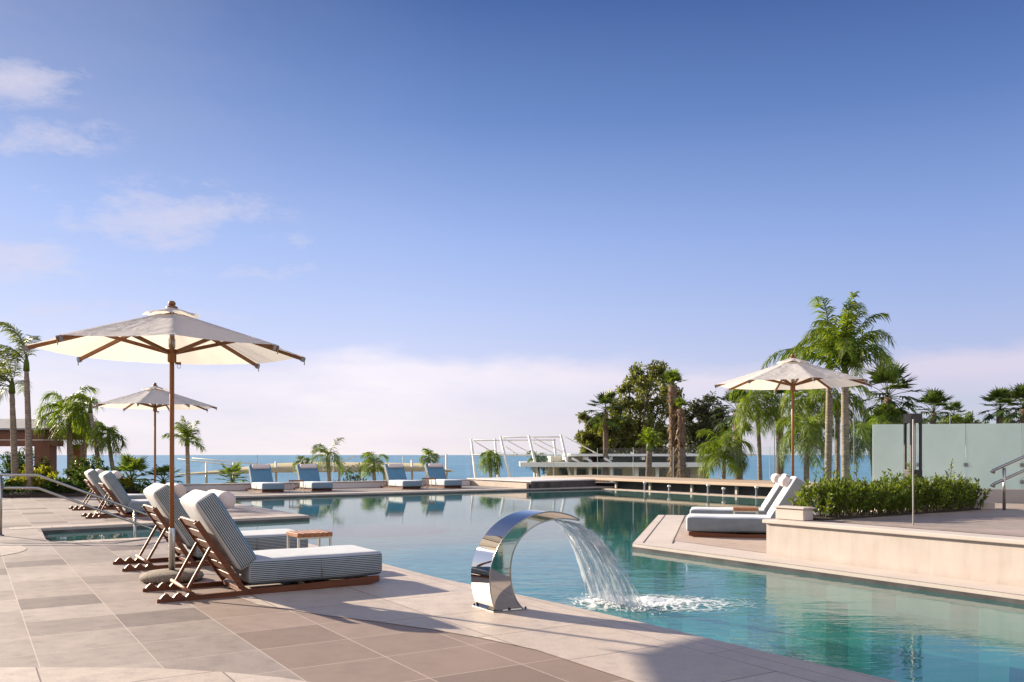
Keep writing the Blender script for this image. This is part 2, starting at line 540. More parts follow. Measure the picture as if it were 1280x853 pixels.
M['yellow'] = leaf_material('yellow_shrub_leaf', (0.13, 0.15, 0.012), (0.22, 0.21, 0.016), (0.32, 0.27, 0.025), 0.4)
M['jet'] = jet_material('falling_water', 0.9)
M['drops'] = jet_material('water_drops', 0.75, False)
M['foam'] = foam_material()


# ------------------------------------------------------------------ mesh helpers
class MB:
    def __init__(self):
        self.v, self.f, self.uv = [], [], []

    def add(self, vs, fs):
        o = len(self.v)
        self.v += [Vector(x) for x in vs]
        self.f += [tuple(i + o for i in f) for f in fs]
        return self

    def box(self, c, s, rz=0.0, mat=None):
        hx, hy, hz = s[0] / 2, s[1] / 2, s[2] / 2
        m = mat if mat is not None else Matrix.Rotation(rz, 4, 'Z')
        vs = [(m @ Vector((x, y, z))) + Vector(c) for z in (-hz, hz) for x, y in ((-hx, -hy), (hx, -hy), (hx, hy), (-hx, hy))]
        return self.add(vs, [(0, 3, 2, 1), (4, 5, 6, 7), (0, 1, 5, 4), (1, 2, 6, 5), (2, 3, 7, 6), (3, 0, 4, 7)])

    def bar(self, p0, p1, w, h, up=(0, 0, 1)):
        """rectangular bar from p0 to p1; w sideways, h along up"""
        p0, p1 = Vector(p0), Vector(p1)
        d = (p1 - p0).normalized()
        s = d.cross(Vector(up))
        if s.length < 1e-5:
            s = d.cross(Vector((1, 0, 0)))
        s.normalize()
        u = s.cross(d).normalized()
        vs = []
        for p in (p0, p1):
            for a, b in ((-1, -1), (1, -1), (1, 1), (-1, 1)):
                vs.append(p + s * (a * w / 2) + u * (b * h / 2))
        return self.add(vs, [(3, 2, 1, 0), (4, 5, 6, 7), (0, 1, 5, 4), (1, 2, 6, 5), (2, 3, 7, 6), (3, 0, 4, 7)])

    def tube(self, pts, r, seg=10, cap=True):
        pts = [Vector(p) for p in pts]
        n = len(pts)
        rs = r if isinstance(r, (list, tuple)) else [r] * n
        o = len(self.v)
        prev = None
        for i, p in enumerate(pts):
            d = (pts[min(i + 1, n - 1)] - pts[max(i - 1, 0)]).normalized()
            if prev is None:
                s = d.cross(Vector((0, 0, 1)))
                if s.length < 1e-3:
                    s = Vector((1, 0, 0))
            else:
                s = prev - d * prev.dot(d)
            s.normalize()
            prev = s
            u = d.cross(s)
            for k in range(seg):
                a = 2 * math.pi * k / seg
                self.v.append(p + (s * math.cos(a) + u * math.sin(a)) * rs[i])
        for i in range(n - 1):
            for k in range(seg):
                k2 = (k + 1) % seg
                self.f.append((o + i * seg + k, o + i * seg + k2, o + (i + 1) * seg + k2, o + (i + 1) * seg + k))
        if cap:
            self.f.append(tuple(o + k for k in reversed(range(seg))))
            self.f.append(tuple(o + (n - 1) * seg + k for k in range(seg)))
        return self

    def lathe(self, prof, c=(0, 0, 0), seg=32):
        """prof: list of (r, z)"""
        c = Vector(c)
        o = len(self.v)
        for r, z in prof:
            for k in range(seg):
                a = 2 * math.pi * k / seg
                self.v.append(c + Vector((r * math.cos(a), r * math.sin(a), z)))
        for i in range(len(prof) - 1):
            for k in range(seg):
                k2 = (k + 1) % seg
                self.f.append((o + i * seg + k, o + i * seg + k2, o + (i + 1) * seg + k2, o + (i + 1) * seg + k))
        self.f.append(tuple(o + k for k in reversed(range(seg))))
        self.f.append(tuple(o + (len(prof) - 1) * seg + k for k in range(seg)))
        return self

    def prism(self, poly, z0, z1):
        """flat polygon (xy points, any order) extruded from z0 to z1"""
        area = sum(poly[i][0] * poly[(i + 1) % len(poly)][1] - poly[(i + 1) % len(poly)][0] * poly[i][1] for i in range(len(poly)))
        if area < 0:
            poly = list(reversed(poly))
        n = len(poly)
        vs = [(p[0], p[1], z0) for p in poly] + [(p[0], p[1], z1) for p in poly]
        fs = [tuple(reversed(range(n))), tuple(range(n, 2 * n))]
        fs += [(i, (i + 1) % n, n + (i + 1) % n, n + i) for i in range(n)]
        return self.add(vs, fs)

    def sheet(self, poly, z):
        area = sum(poly[i][0] * poly[(i + 1) % len(poly)][1] - poly[(i + 1) % len(poly)][0] * poly[i][1] for i in range(len(poly)))
        if area < 0:
            poly = list(reversed(poly))
        return self.add([(p[0], p[1], z) for p in poly], [tuple(range(len(poly)))])

    def build(self, name, mat, parent=None, smooth=False, bevel=0.0, seg=2, loc=None, rot=None):
        me = bpy.data.meshes.new(name)
        me.from_pydata([tuple(x) for x in self.v], [], self.f)
        me.materials.append(M[mat] if isinstance(mat, str) else mat)
        if smooth:
            me.polygons.foreach_set('use_smooth', [True] * len(me.polygons))
        me.update()
        o = bpy.data.objects.new(name, me)
        COL.objects.link(o)
        if parent is not None:
            o.parent = parent
        if loc is not None:
            o.location = loc
        if rot is not None:
            o.rotation_euler = rot
        if bevel:
            b = o.modifiers.new('bevel', 'BEVEL')
            b.width = bevel
            b.segments = seg
            b.limit_method = 'ANGLE'
            b.angle_limit = R(40)
        return o


def tag(o, label=None, cat=None, group=None, kind=None):
    if label:
        o['label'] = label
    if cat:
        o['category'] = cat
    if group:
        o['group'] = group
    if kind:
        o['kind'] = kind
    return o


def thing(name, label, cat, loc=(0, 0, 0), rz=0.0, group=None):
    o = bpy.data.objects.new(name, None)
    o.empty_display_size = 0.2
    COL.objects.link(o)
    o.location = loc
    o.rotation_euler = (0, 0, rz)
    return tag(o, label, cat, group)


def kids(o):
    return [c for c in COL.objects if c.parent == o]


def copy_tree(o, parent=None):
    c = o.copy()
    COL.objects.link(c)
    c.parent = parent
    for ch in kids(o):
        copy_tree(ch, c)
    return c


def rounded_box(sx, sy, sz, r, n=(24, 12, 6), bulge=0.012, seed=0):
    """soft cushion centred on the origin"""
    bm = bmesh.new()
    vmap = {}

    def vert(i, j, k):
        key = (i, j, k)
        if key in vmap:
            return vmap[key]
        # cluster the grid towards the edges
        def f(t, m):
            u = t / m * 2 - 1
            return math.copysign(abs(u) ** 0.72, u) if m > 1 else u
        p = Vector((f(i, n[0]) * sx / 2, f(j, n[1]) * sy / 2, f(k, n[2]) * sz / 2))
        q = Vector((max(-sx / 2 + r, min(sx / 2 - r, p.x)), max(-sy / 2 + r, min(sy / 2 - r, p.y)), max(-sz / 2 + r, min(sz / 2 - r, p.z))))
        d = p - q
        out = q + d.normalized() * r if d.length > 1e-6 else p
        u, w, t = 2 * out.x / sx, 2 * out.y / sy, 2 * out.z / sz
        out.z += math.copysign(bulge, out.z) * (1 - u ** 4) * (1 - w ** 4) * abs(t)
        out.y += math.copysign(bulge * 0.5, out.y) * (1 - u ** 4) * (1 - t * t)
        nz = mnoise.noise(Vector((out.x * 2.3 + seed, out.y * 2.3, out.z * 2.3)))
        out += Vector((0, nz * 0.006, nz * 0.007))
        vmap[key] = bm.verts.new(out)
        return vmap[key]

    N0, N1, N2 = n
    for i in range(N0):
        for j in range(N1):
            bm.faces.new((vert(i, j, N2), vert(i + 1, j, N2), vert(i + 1, j + 1, N2), vert(i, j + 1, N2)))
            bm.faces.new((vert(i, j + 1, 0), vert(i + 1, j + 1, 0), vert(i + 1, j, 0), vert(i, j, 0)))
    for i in range(N0):
        for k in range(N2):
            bm.faces.new((vert(i, 0, k), vert(i + 1, 0, k), vert(i + 1, 0, k + 1), vert(i, 0, k + 1)))
            bm.faces.new((vert(i, N1, k + 1), vert(i + 1, N1, k + 1), vert(i + 1, N1, k), vert(i, N1, k)))
    for j in range(N1):
        for k in range(N2):
            bm.faces.new((vert(0, j, k + 1), vert(0, j + 1, k + 1), vert(0, j + 1, k), vert(0, j, k)))
            bm.faces.new((vert(N0, j, k), vert(N0, j + 1, k), vert(N0, j + 1, k + 1), vert(N0, j, k + 1)))
    return bm


def bm_obj(bm, name, mat, parent=None, smooth=True, loc=None, rot=None):
    me = bpy.data.meshes.new(name)
    bm.to_mesh(me)
    bm.free()
    me.materials.append(M[mat] if isinstance(mat, str) else mat)
    if smooth:
        me.polygons.foreach_set('use_smooth', [True] * len(me.polygons))
    o = bpy.data.objects.new(name, me)
    COL.objects.link(o)
    if parent is not None:
        o.parent = parent
    if loc is not None:
        o.location = loc
    if rot is not None:
        o.rotation_euler = rot
    return o


# ------------------------------------------------------------------ setting: ground, pool, sea
WZ = -0.08
near_edge = [(-6, 4.62), (-2, 4.50), (1.0, 4.40), (2.9, 4.335), (3.8, 4.275), (5.04, 4.245), (6.0, 4.20), (6.6, 4.15), (7.85, 4.04), (9.15, 4.03), (11.0, 4.06), (12.6, 4.08)]
# rounded corner into the step basin
corner = [(13.4, 4.02), (13.85, 3.7), (14.03, 3.2)]
rest = [(14.03, 1.3), (14.2, 1.02), (14.5, 0.98), (16.7, 1.05), (17.28, 5.96), (26.5, 5.74), (26.8, 17.8), (26.85, 22.0), (13.0, 22.0)]
P0 = Vector((3.05, 18.0))
CX, CY = 0.973, -0.23       # platform axes
far_r = ab(13.0, 22.0)
plat_far = [(P0.x + CX * t, P0.y + CY * t) for t in (7.0, 0.0)]
pool_xy = [tuple(ab(a, b).xy) for a, b in near_edge + corner + rest] + [(10.2, 17.6)] + plat_far + [tuple(ab(9.4, 7.93).xy), tuple(ab(-6, 7.97).xy)]
pool_xy = pool_xy[:]

outer_xy = [(-60, -22), (34, -22), (34, 13), (21, 24), tuple(ab(13, 26).xy), tuple(ab(31.8, 25.2).xy), tuple(ab(31.8, 5.0).xy), (-17, 31.5), (-60, 34)]


def poly_with_hole(outer, hole, z):
    bm = bmesh.new()
    loops = []
    for lp in (outer, hole):
        vs = [bm.verts.new((p[0], p[1], z)) for p in lp]
        es = [bm.edges.new((vs[i], vs[(i + 1) % len(vs)])) for i in range(len(vs))]
        loops.append((vs, es))
    bmesh.ops.triangle_fill(bm, use_beauty=True, use_dissolve=False, edges=loops[0][1] + loops[1][1])
    for f in bm.faces:
        if f.normal.z < 0:
            f.normal_flip()
    # walls down
    for (vs, es), dz, flip in ((loops[0], -5.0, False), (loops[1], -0.04, True)):
        low = [bm.verts.new((v.co.x, v.co.y, z + dz)) for v in vs]
        for i in range(len(vs)):
            j = (i + 1) % len(vs)
            try:
                bm.faces.new((vs[i], vs[j], low[j], low[i])).material_index = 1
            except ValueError:
                pass
    bmesh.ops.recalc_face_normals(bm, faces=bm.faces)
    return bm


deck = bm_obj(poly_with_hole(outer_xy, pool_xy, 0.0), 'terrace_ground', 'tile', smooth=False)
deck.data.materials.append(M['plaster'])
tag(deck, 'brown stone tiled pool terrace', 'ground', kind='structure')

# pool shell (walls and floor) and water
shell = MB()
n = len(pool_xy)
fl = -1.45
band = MB()
vs = [(p[0], p[1], -0.04) for p in pool_xy] + [(p[0], p[1], -0.16) for p in pool_xy]
band.add(vs, [(i, (i + 1) % n, n + (i + 1) % n, n + i) for i in range(n)])
tag(band.build('waterline_band', 'dark_tile'), 'dark tile band at the pool waterline', 'pool', kind='structure')
vs = [(p[0], p[1], -0.16) for p in pool_xy] + [(p[0], p[1], fl) for p in pool_xy]
shell.add(vs, [(i, (i + 1) % n, n + (i + 1) % n, n + i) for i in range(n)])
shell.sheet(pool_xy, fl)
tag(shell.build('pool_floor', 'pool_side'), 'teal mosaic floor and walls of the swimming pool', 'pool', kind='structure')
wt = MB().sheet(pool_xy, WZ).build('pool_water', 'water')
tag(wt, 'rippling turquoise pool water mirroring the sky', 'water', kind='structure')

# cream paving and coping sheets on the near deck
inner = [(-6, 3.1), (3.7, 3.1), (4.6, 3.08), (5.1, 2.96), (5.5, 2.82), (6.0, 2.60), (6.5, 2.34), (7.2, 2.05), (7.8, 2.0), (8.4, 2.2), (9.2, 2.75), (10.4, 3.2), (12.0, 3.38), (13.2, 3.3), (13.75, 2.9), (13.9, 1.2), (13.6, 0.2), (14.2, -0.6), (16.9, 0.3)]
strip_in = [(a, b - 0.35) for a, b in near_edge]
cream_poly = [ab(a, b).xy for a, b in strip_in] + [ab(a, b).xy for a, b in [(13.1, 3.55), (13.6, 3.3), (13.72, 2.9)]] + [ab(a, b).xy for a, b in reversed(inner[:14])]
tag(MB().sheet(cream_poly, 0.004).build('cream_paving', 'cream'), 'cream stone paving along the pool edge', 'paving', kind='structure')
edge_in = near_edge + corner + [(14.03, 1.3)]
cop_out = [ab(a, b).xy for a, b in edge_in]
cop_in = [ab(a, b).xy for a, b in strip_in] + [ab(a, b).xy for a, b in [(13.1, 3.67), (13.55, 3.4), (13.68, 2.9), (13.68, 1.3)]]
tag(MB().sheet(cop_out + list(reversed(cop_in)), 0.004).build('pool_coping', 'coping'), 'cream stone coping strip at the pool edge', 'paving', kind='structure')
patch = [(-6.5, 4.7), (-4.6, 4.98), (-3.0, 5.07), (-2.5, 5.075), (-2.08, 5.05), (-1.65, 4.96), (-1.3, 4.84), (-0.95, 4.66), (-0.6, 4.4), (-0.2, 3.9), (0.2, 3.0), (0.3, 1.5), (-6.5, 1.5)]
tag(MB().sheet(patch, 0.0045).build('cream_paving_band', 'cream'), 'curved band of cream paving in the brown tiles', 'paving', kind='structure')
disc = [(-8.3 + 2.0 * math.cos(t * math.pi / 24), 10.9 + 1.55 * math.sin(t * math.pi / 24)) for t in range(48)]
tag(MB().sheet(disc, 0.0045).build('cream_paving_circle', 'cream'), 'round patch of cream paving beside the pool steps', 'paving', kind='structure')

# peninsula and far deck coping strips
pen = [(16.72, 0.6), (17.28, 5.96), (26.4, 5.74), (26.4, 5.2), (17.75, 5.4), (17.2, 0.6)]
tag(MB().sheet([ab(a, b).xy for a, b in pen], 0.004).build('peninsula_coping', 'cream'), 'cream coping round the paved point in the pool', 'paving', kind='structure')
farc = [(26.5, 5.3), (26.8, 17.8), (27.6, 17.8), (27.3, 5.3)]
tag(MB().sheet([ab(a, b).xy for a, b in farc], 0.004).build('far_coping', 'cream'), 'cream coping along the far side of the pool', 'paving', kind='structure')

# platform on the right: cream border with a tan field
q = [P0 + Vector((CX * 7, CY * 7)), P0, ab(9.4, 7.93).xy, ab(-6, 7.97).xy, ab(-6, 8.9).xy, ab(8.0, 8.9).xy, P0 + Vector((CX * 7, CY * 7)) + Vector((0.3, -5))]
tag(MB().sheet(q, 0.004).build('platform_paving', 'plaster'), 'cream stone border of the lounger platform', 'paving', kind='structure')
D = Vector((0.23, 0.973))
C2 = Vector((CX, CY))
q0 = ab(9.4, 7.93).xy
fld = [(3.52, 17.4), (2.33, 12.6), (3.22, 10.95), (4.6, 10.5), (9.0, 15.2), (9.2, 16.3)]
tag(MB().sheet(fld, 0.0085).build('platform_field', 'tan'), 'tan stone middle of the lounger platform', 'paving', kind='structure')
gr = MB()
for off in (0.14, 0.55):
    a0 = q0 + C2 * off + D * 0.12
    a1 = P0 + C2 * off - D * 0.02
    gr.bar((a0.x, a0.y, 0.0075), (a1.x, a1.y, 0.0075), 0.018 if off > 0.3 else 0.010, 0.003)
tag(gr.build('drain_slot', 'dark_void'), 'dark drain slots in the pale platform paving', 'drain', kind='structure')

# lower land and the sea
land = MB().sheet([(-400, -60), (300, -60), (300, 120), (120, 130), (40, 128), (10, 95), (-40, 88), (-120, 100), (-400, 110)], -4.6).build('lower_ground', 'land')
tag(land, 'dry ground below the terrace', 'ground', kind='structure')
sea = MB().sheet([(-40000, -200), (40000, -200), (40000, 60000), (-40000, 60000)], -5.2).build('sea', 'sea')
tag(sea, 'calm blue sea reaching the horizon', 'sea', kind='structure')

# raised block at the far right corner of the pool and the pale boardwalk
blk = [ab(26.9, 17.8).xy, ab(27.6, 21.35).xy, ab(31.7, 21.35).xy, ab(31.7, 17.8).xy]
t = thing('raised_block', 'low stone raised block at the far corner of the pool', 'low wall')
MB().prism([tuple(p) for p in blk], 0.0, 0.24).build('block_body', 'dark_tile', t)
MB().prism([tuple(ab(a, b).xy) for a, b in ((26.86, 17.76), (27.58, 21.33), (31.74, 21.33), (31.74, 17.76))], 0.24, 0.285).build('block_coping', 'plaster_grey', t)
MB().prism([tuple(ab(a, b).xy) for a, b in ((26.85, 17.55), (27.0, 17.75), (31.7, 17.75), (31.7, 17.55))], 0.006, 0.20).build('end_pier', 'tan', t)  # tan puts shade into the colour of this sun-facing end

t = thing('boardwalk', 'pale timber boardwalk raised over a dark recess across the pool', 'boardwalk')
t['kind'] = 'structure'
MB().prism([tuple(ab(a, b).xy) for a, b in ((15.5, 21.4), (31.6, 21.4), (31.6, 24.4), (15.5, 24.4))], 0.235, 0.335).build('board_deck', 'decking', t, bevel=0.01)
for a in (17.0, 18.5, 20.3, 22.4, 24.6, 26.6):
    p = ab(a, 21.62, 0.085)
    MB().box(p, (0.09, 0.09, 0.29), R(32.2)).build('support', 'plaster', t)
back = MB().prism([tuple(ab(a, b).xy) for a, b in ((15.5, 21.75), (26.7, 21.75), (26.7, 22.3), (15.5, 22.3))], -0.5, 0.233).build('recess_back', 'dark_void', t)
tag(MB().prism([tuple(ab(a, b).xy) for a, b in ((13.5, 20.75), (26.7, 20.95), (26.7, 21.25), (13.5, 21.25))], -0.3, -0.055).build('overflow_ledge', 'tan'),
    'thin stone overflow ledge at water level below the boardwalk', 'ledge', kind='structure')
jets = [(24.2, 'tall'), (22.9, 'short'), (21.0, 'tall'), (20.3, 'short'), (18.9, 'tall'), (18.2, 'short')]
for i, (a, k) in enumerate(jets):
    hh = 0.26 if k == 'tall' else 0.17
    sp = thing('water_spout', ('taller' if k == 'tall' else 'shorter') + ' steel spout peg on the ledge under the boardwalk', 'spout', ab(a, 21.0, -0.055), 0, 'steel spout pegs on the ledge, ' + k)
    MB().lathe([(0.05, 0), (0.05, 0.015), (0.035, 0.02), (0.035, hh)], seg=12).build('spout_post', 'grey_metal', sp, True)
    MB().lathe([(0.055, hh), (0.06, hh + 0.02), (0.06, hh + 0.06), (0.03, hh + 0.075)], seg=12).build('spout_cap', 'white', sp, True)

# far kerb wall
t = thing('kerb_wall', 'low pale wall below the glass behind the four blue loungers', 'low wall')
MB().prism([tuple(ab(a, b).xy) for a, b in ((31.0, 5.9), (31.0, 17.5), (31.35, 17.5), (31.35, 5.9))], 0.0, 0.22).build('wall_body', 'plaster_grey', t, bevel=0.01)
MB().prism([tuple(ab(a, b).xy) for a, b in ((30.97, 5.87), (30.97, 17.52), (31.38, 17.52), (31.38, 5.87))], 0.222, 0.25).build('wall_cap', 'plaster', t, bevel=0.006)

# ------------------------------------------------------------------ glass balustrades
def balustrade(name, label, pts, z0, h, step, th=0.016, posts=True, group=None, mat='glass'):
    t = thing(name, label, 'glass fence', (pts[0][0], pts[0][1], z0), 0, group)
    org = Vector((pts[0][0], pts[0][1], z0))
    for s in range(len(pts) - 1):
        p0, p1 = Vector(pts[s]), Vector(pts[s + 1])
        L = (p1 - p0).length
        n = max(1, round(L / step))
        d = (p1 - p0) / L
        for i in range(n):
            a = p0 + d * (L * i / n + 0.012) - org.xy
            b = p0 + d * (L * (i + 1) / n - 0.012) - org.xy
            MB().bar((a.x, a.y, h / 2), (b.x, b.y, h / 2), th, h).build('panel', mat, t)
            if posts:
                q = p0 + d * (L * i / n) - org.xy
                MB().bar((q.x, q.y, 0), (q.x, q.y, h + 0.01), 0.014, 0.02, (d.x, d.y, 0)).build('post', 'grey_metal', t, bevel=0.003)
    return t


balustrade('glass_balustrade', 'clear glass balustrade on the low wall behind the blue loungers', [tuple(ab(31.18, 5.95).xy), tuple(ab(31.18, 17.4).xy)], 0.25, 1.02, 2.9)
balustrade('glass_balustrade', 'clear glass balustrade on the raised block beside the white pavilion', [tuple(ab(31.3, 17.7).xy), tuple(ab(31.3, 24.0).xy)], 0.285, 1.1, 2.1)
balustrade('glass_balustrade', 'clear glass balustrade along the outer edge of the boardwalk', [tuple(ab(31.0, 24.1).xy), tuple(ab(18.6, 24.1).xy)], 0.335, 1.22, 2.5)
balustrade('glass_windbreak', 'taller clear glass windbreak behind the sunlit parasol', [(6.62, 21.8), (9.6, 21.6), (11.2, 20.4)], 0.0, 2.0, 1.45)

# ------------------------------------------------------------------ upper terrace on the right
wall_poly = [ab(-6, 8.44), ab(7.4, 8.4), ab(7.4, 11.4), ab(8.35, 11.75), ab(9.7, 12.8), Vector((16, 13.6, 0)), Vector((26, 8, 0)), Vector((26, -10, 0))]
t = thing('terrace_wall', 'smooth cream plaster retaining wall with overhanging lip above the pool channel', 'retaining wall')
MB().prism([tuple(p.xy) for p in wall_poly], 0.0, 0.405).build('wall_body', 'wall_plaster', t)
lip = [ab(-6, 8.40), ab(7.435, 8.36), ab(7.435, 11.4), ab(8.35, 11.75), ab(9.7, 12.8), Vector((16, 13.6, 0)), Vector((26, 8, 0)), Vector((26, -10, 0))]
MB().prism([tuple(p.xy) for p in lip], 0.405, 0.45).build('wall_coping', 'plaster', t, bevel=0.008)
top = [ab(-6, 8.74), ab(7.1, 8.70), ab(7.1, 11.4), ab(8.35, 11.75), ab(9.7, 12.8), Vector((16, 13.6, 0)), Vector((26, 8, 0)), Vector((26, -10, 0))]
tag(MB().sheet([p.xy for p in top], 0.4545).build('upper_terrace', 'terrace_top'), 'grey brown tiled upper terrace behind the plaster wall', 'paving', kind='structure')
# planter curb, soil
t = thing('planter_box', 'small cream plaster planter corner at the left end of the hedge', 'planter')
MB().prism([tuple(ab(a, b).xy) for a, b in ((6.95, 8.54), (7.38, 8.54), (7.38, 8.72), (6.95, 8.72))], 0.455, 0.59).build('planter_body', 'plaster', t, bevel=0.008)
MB().prism([tuple(ab(a, b).xy) for a, b in ((6.93, 8.52), (7.40, 8.52), (7.40, 8.74), (6.93, 8.74))], 0.592, 0.615).build('planter_cap', 'plaster', t, bevel=0.006)
tag(MB().prism([tuple(ab(a, b).xy) for a, b in ((6.85, 8.75), (7.4, 8.75), (7.4, 12.3), (7.0, 12.5))], 0.44, 0.475).build('planter_soil', 'soil'), 'dark soil strip under the hedge', 'soil', kind='structure')

# steps at the hedge's right end
t = thing('stone_step', 'pair of small cream stone steps at the right end of the hedge', 'steps', (6.72, 12.75, 0.455), R(-14))
MB().box((0.12, 0, 0.055), (0.42, 0.30, 0.11)).build('lower_step', 'plaster', t, bevel=0.008)
MB().box((-0.06, 0.18, 0.10), (0.5, 0.30, 0.20)).build('upper_step', 'plaster', t, bevel=0.008)

# frosted screen
def frosted_screen():
    p0, p1 = Vector((6.42, 15.4)), Vector((12.4, 14.1))
    d = (p1 - p0).normalized()
    t = thing('frosted_screen', 'tall frosted green glass screen on a pale kerb behind the hedge', 'glass screen', (p0.x, p0.y, 0.0))
    rz = math.atan2(d.y, d.x)
    L = (p1 - p0).length
    pc = (p1 - p0) / 2
    MB().box((pc.x, pc.y, 0.33), (L + 0.2, 0.22, 0.66), rz).build('kerb', 'plaster', t, bevel=0.01)
    marks = [0.0, 0.76, 1.53, 2.42, 3.3, 4.2, 5.1, L]
    for i in range(len(marks) - 1):
        a, b = d * (marks[i] + 0.006), d * (marks[i + 1] - 0.006)
        MB().bar((a.x, a.y, 0.665 + 0.565), (b.x, b.y, 0.665 + 0.565), 0.02, 1.13).build('panel', 'frost', t)
        if i:
            for z in (0.79, 1.08):
                q = d * marks[i]
                MB().box((q.x, q.y, z), (0.06, 0.05, 0.06), rz).build('clip', 'grey_metal', t, bevel=0.005)
    return t


frosted_screen()
balustrade('glass_balustrade', 'clear glass balustrade rising just above the frosted screen', [(7.2, 18.2), (14.5, 16.6)], 0.0, 2.08, 1.8)

# handrail on the right
t = thing('stair_handrail', 'steel stair handrail with two sloping rails beside the frosted screen', 'handrail', (7.1, 12.5, 0.455))
for dz in (0.0, -0.20):
    z = 0.56 + dz
    MB().tube([(-0.12, 0, z - 0.02), (-0.17, 0, z + 0.0), (-0.14, 0, z + 0.01), (0.4, 0, z + 0.25), (1.6, 0, z + 0.83), (2.8, 0, z + 1.4)], 0.021, 12).build('rail', 'rail', t, True)
for x in (0.02, 1.3, 2.5):
    MB().tube([(x, 0, 0), (x, 0, 0.60 + x * 0.48)], 0.022, 12).build('post', 'rail', t, True)

# lamp column and the slim glass fin
t = thing('lamp_column', 'dark bronze lamp column with slots standing in the hedge', 'lamp', (6.03, 13.0, 0.45), R(10))
MB().box((0, 0, 0.29), (0.19, 0.19, 0.58)).build('lamp_base', 'lamp_metal', t, bevel=0.006)
for x, y in ((-0.075, -0.075), (0.075, -0.075), (0.075, 0.075), (-0.075, 0.075)):
    MB().box((x, y, 0.93), (0.034, 0.034, 0.70)).build('fin', 'lamp_metal', t, bevel=0.003)
MB().box((0, 0, 0.93), (0.05, 0.05, 0.70)).build('diffuser', 'opal', t)
MB().box((0, 0, 1.35), (0.19, 0.19, 0.14)).build('lamp_cap', 'lamp_metal', t, bevel=0.006)
t = thing('glass_fin', 'slim steel edged glass fin standing on the wall in front of the lamp', 'glass panel', (4.55, 9.8, 0.455))
MB().box((0, 0, 0.6), (0.013, 0.02, 1.2)).build('edge_post', 'grey_metal', t, bevel=0.003)
MB().bar((0.004, 0.03, 0.59), (0.375, 0.84, 0.59), 0.006, 1.16).build('panel', 'glass', t)

# left handrail down into the basin
t = thing('pool_handrail', 'steel handrail with two rails sloping down into the step basin', 'handrail', (-7.9, 13.4, 0.0))
for dz, e in ((0.0, 0.0), (-0.2, 0.03)):
    MB().tube([(-3.2, 0.1, 0.94 + dz), (0.45, 0, 0.94 + dz), (0.56, 0, 0.935 + dz), (0.66, 0, 0.90 + dz), (1.5, -0.02, 0.60 + dz), (2.45 + e, -0.05, 0.26 + dz)], 0.02, 12).build('rail', 'rail', t, True)
for x, z0, z1 in ((-2.6, 0.0, 0.93), (-0.02, 0.0, 0.93), (2.06, -0.5, 0.39)):
    MB().tube([(x, -0.02, z0), (x, -0.02, z1)], 0.022, 12).build('post', 'rail', t, True)
for x in (-2.6, -0.02):
    MB().lathe([(0.05, 0.0), (0.05, 0.012), (0.03, 0.02)], (x, -0.02, 0), 16).build('flange', 'rail', t, True)
# shallow steps in the basin
st = thing('basin_steps', 'pale submerged steps in the shallow basin under the handrail', 'steps', (-7.0, 13.9, -0.9), R(32.2))
MB().box((-0.35, 0.2, 0.3), (0.6, 2.5, 0.6)).build('step', 'plaster', st)
MB().box((0.3, 0.2, 0.15), (0.7, 2.5, 0.3)).build('step', 'plaster', st)

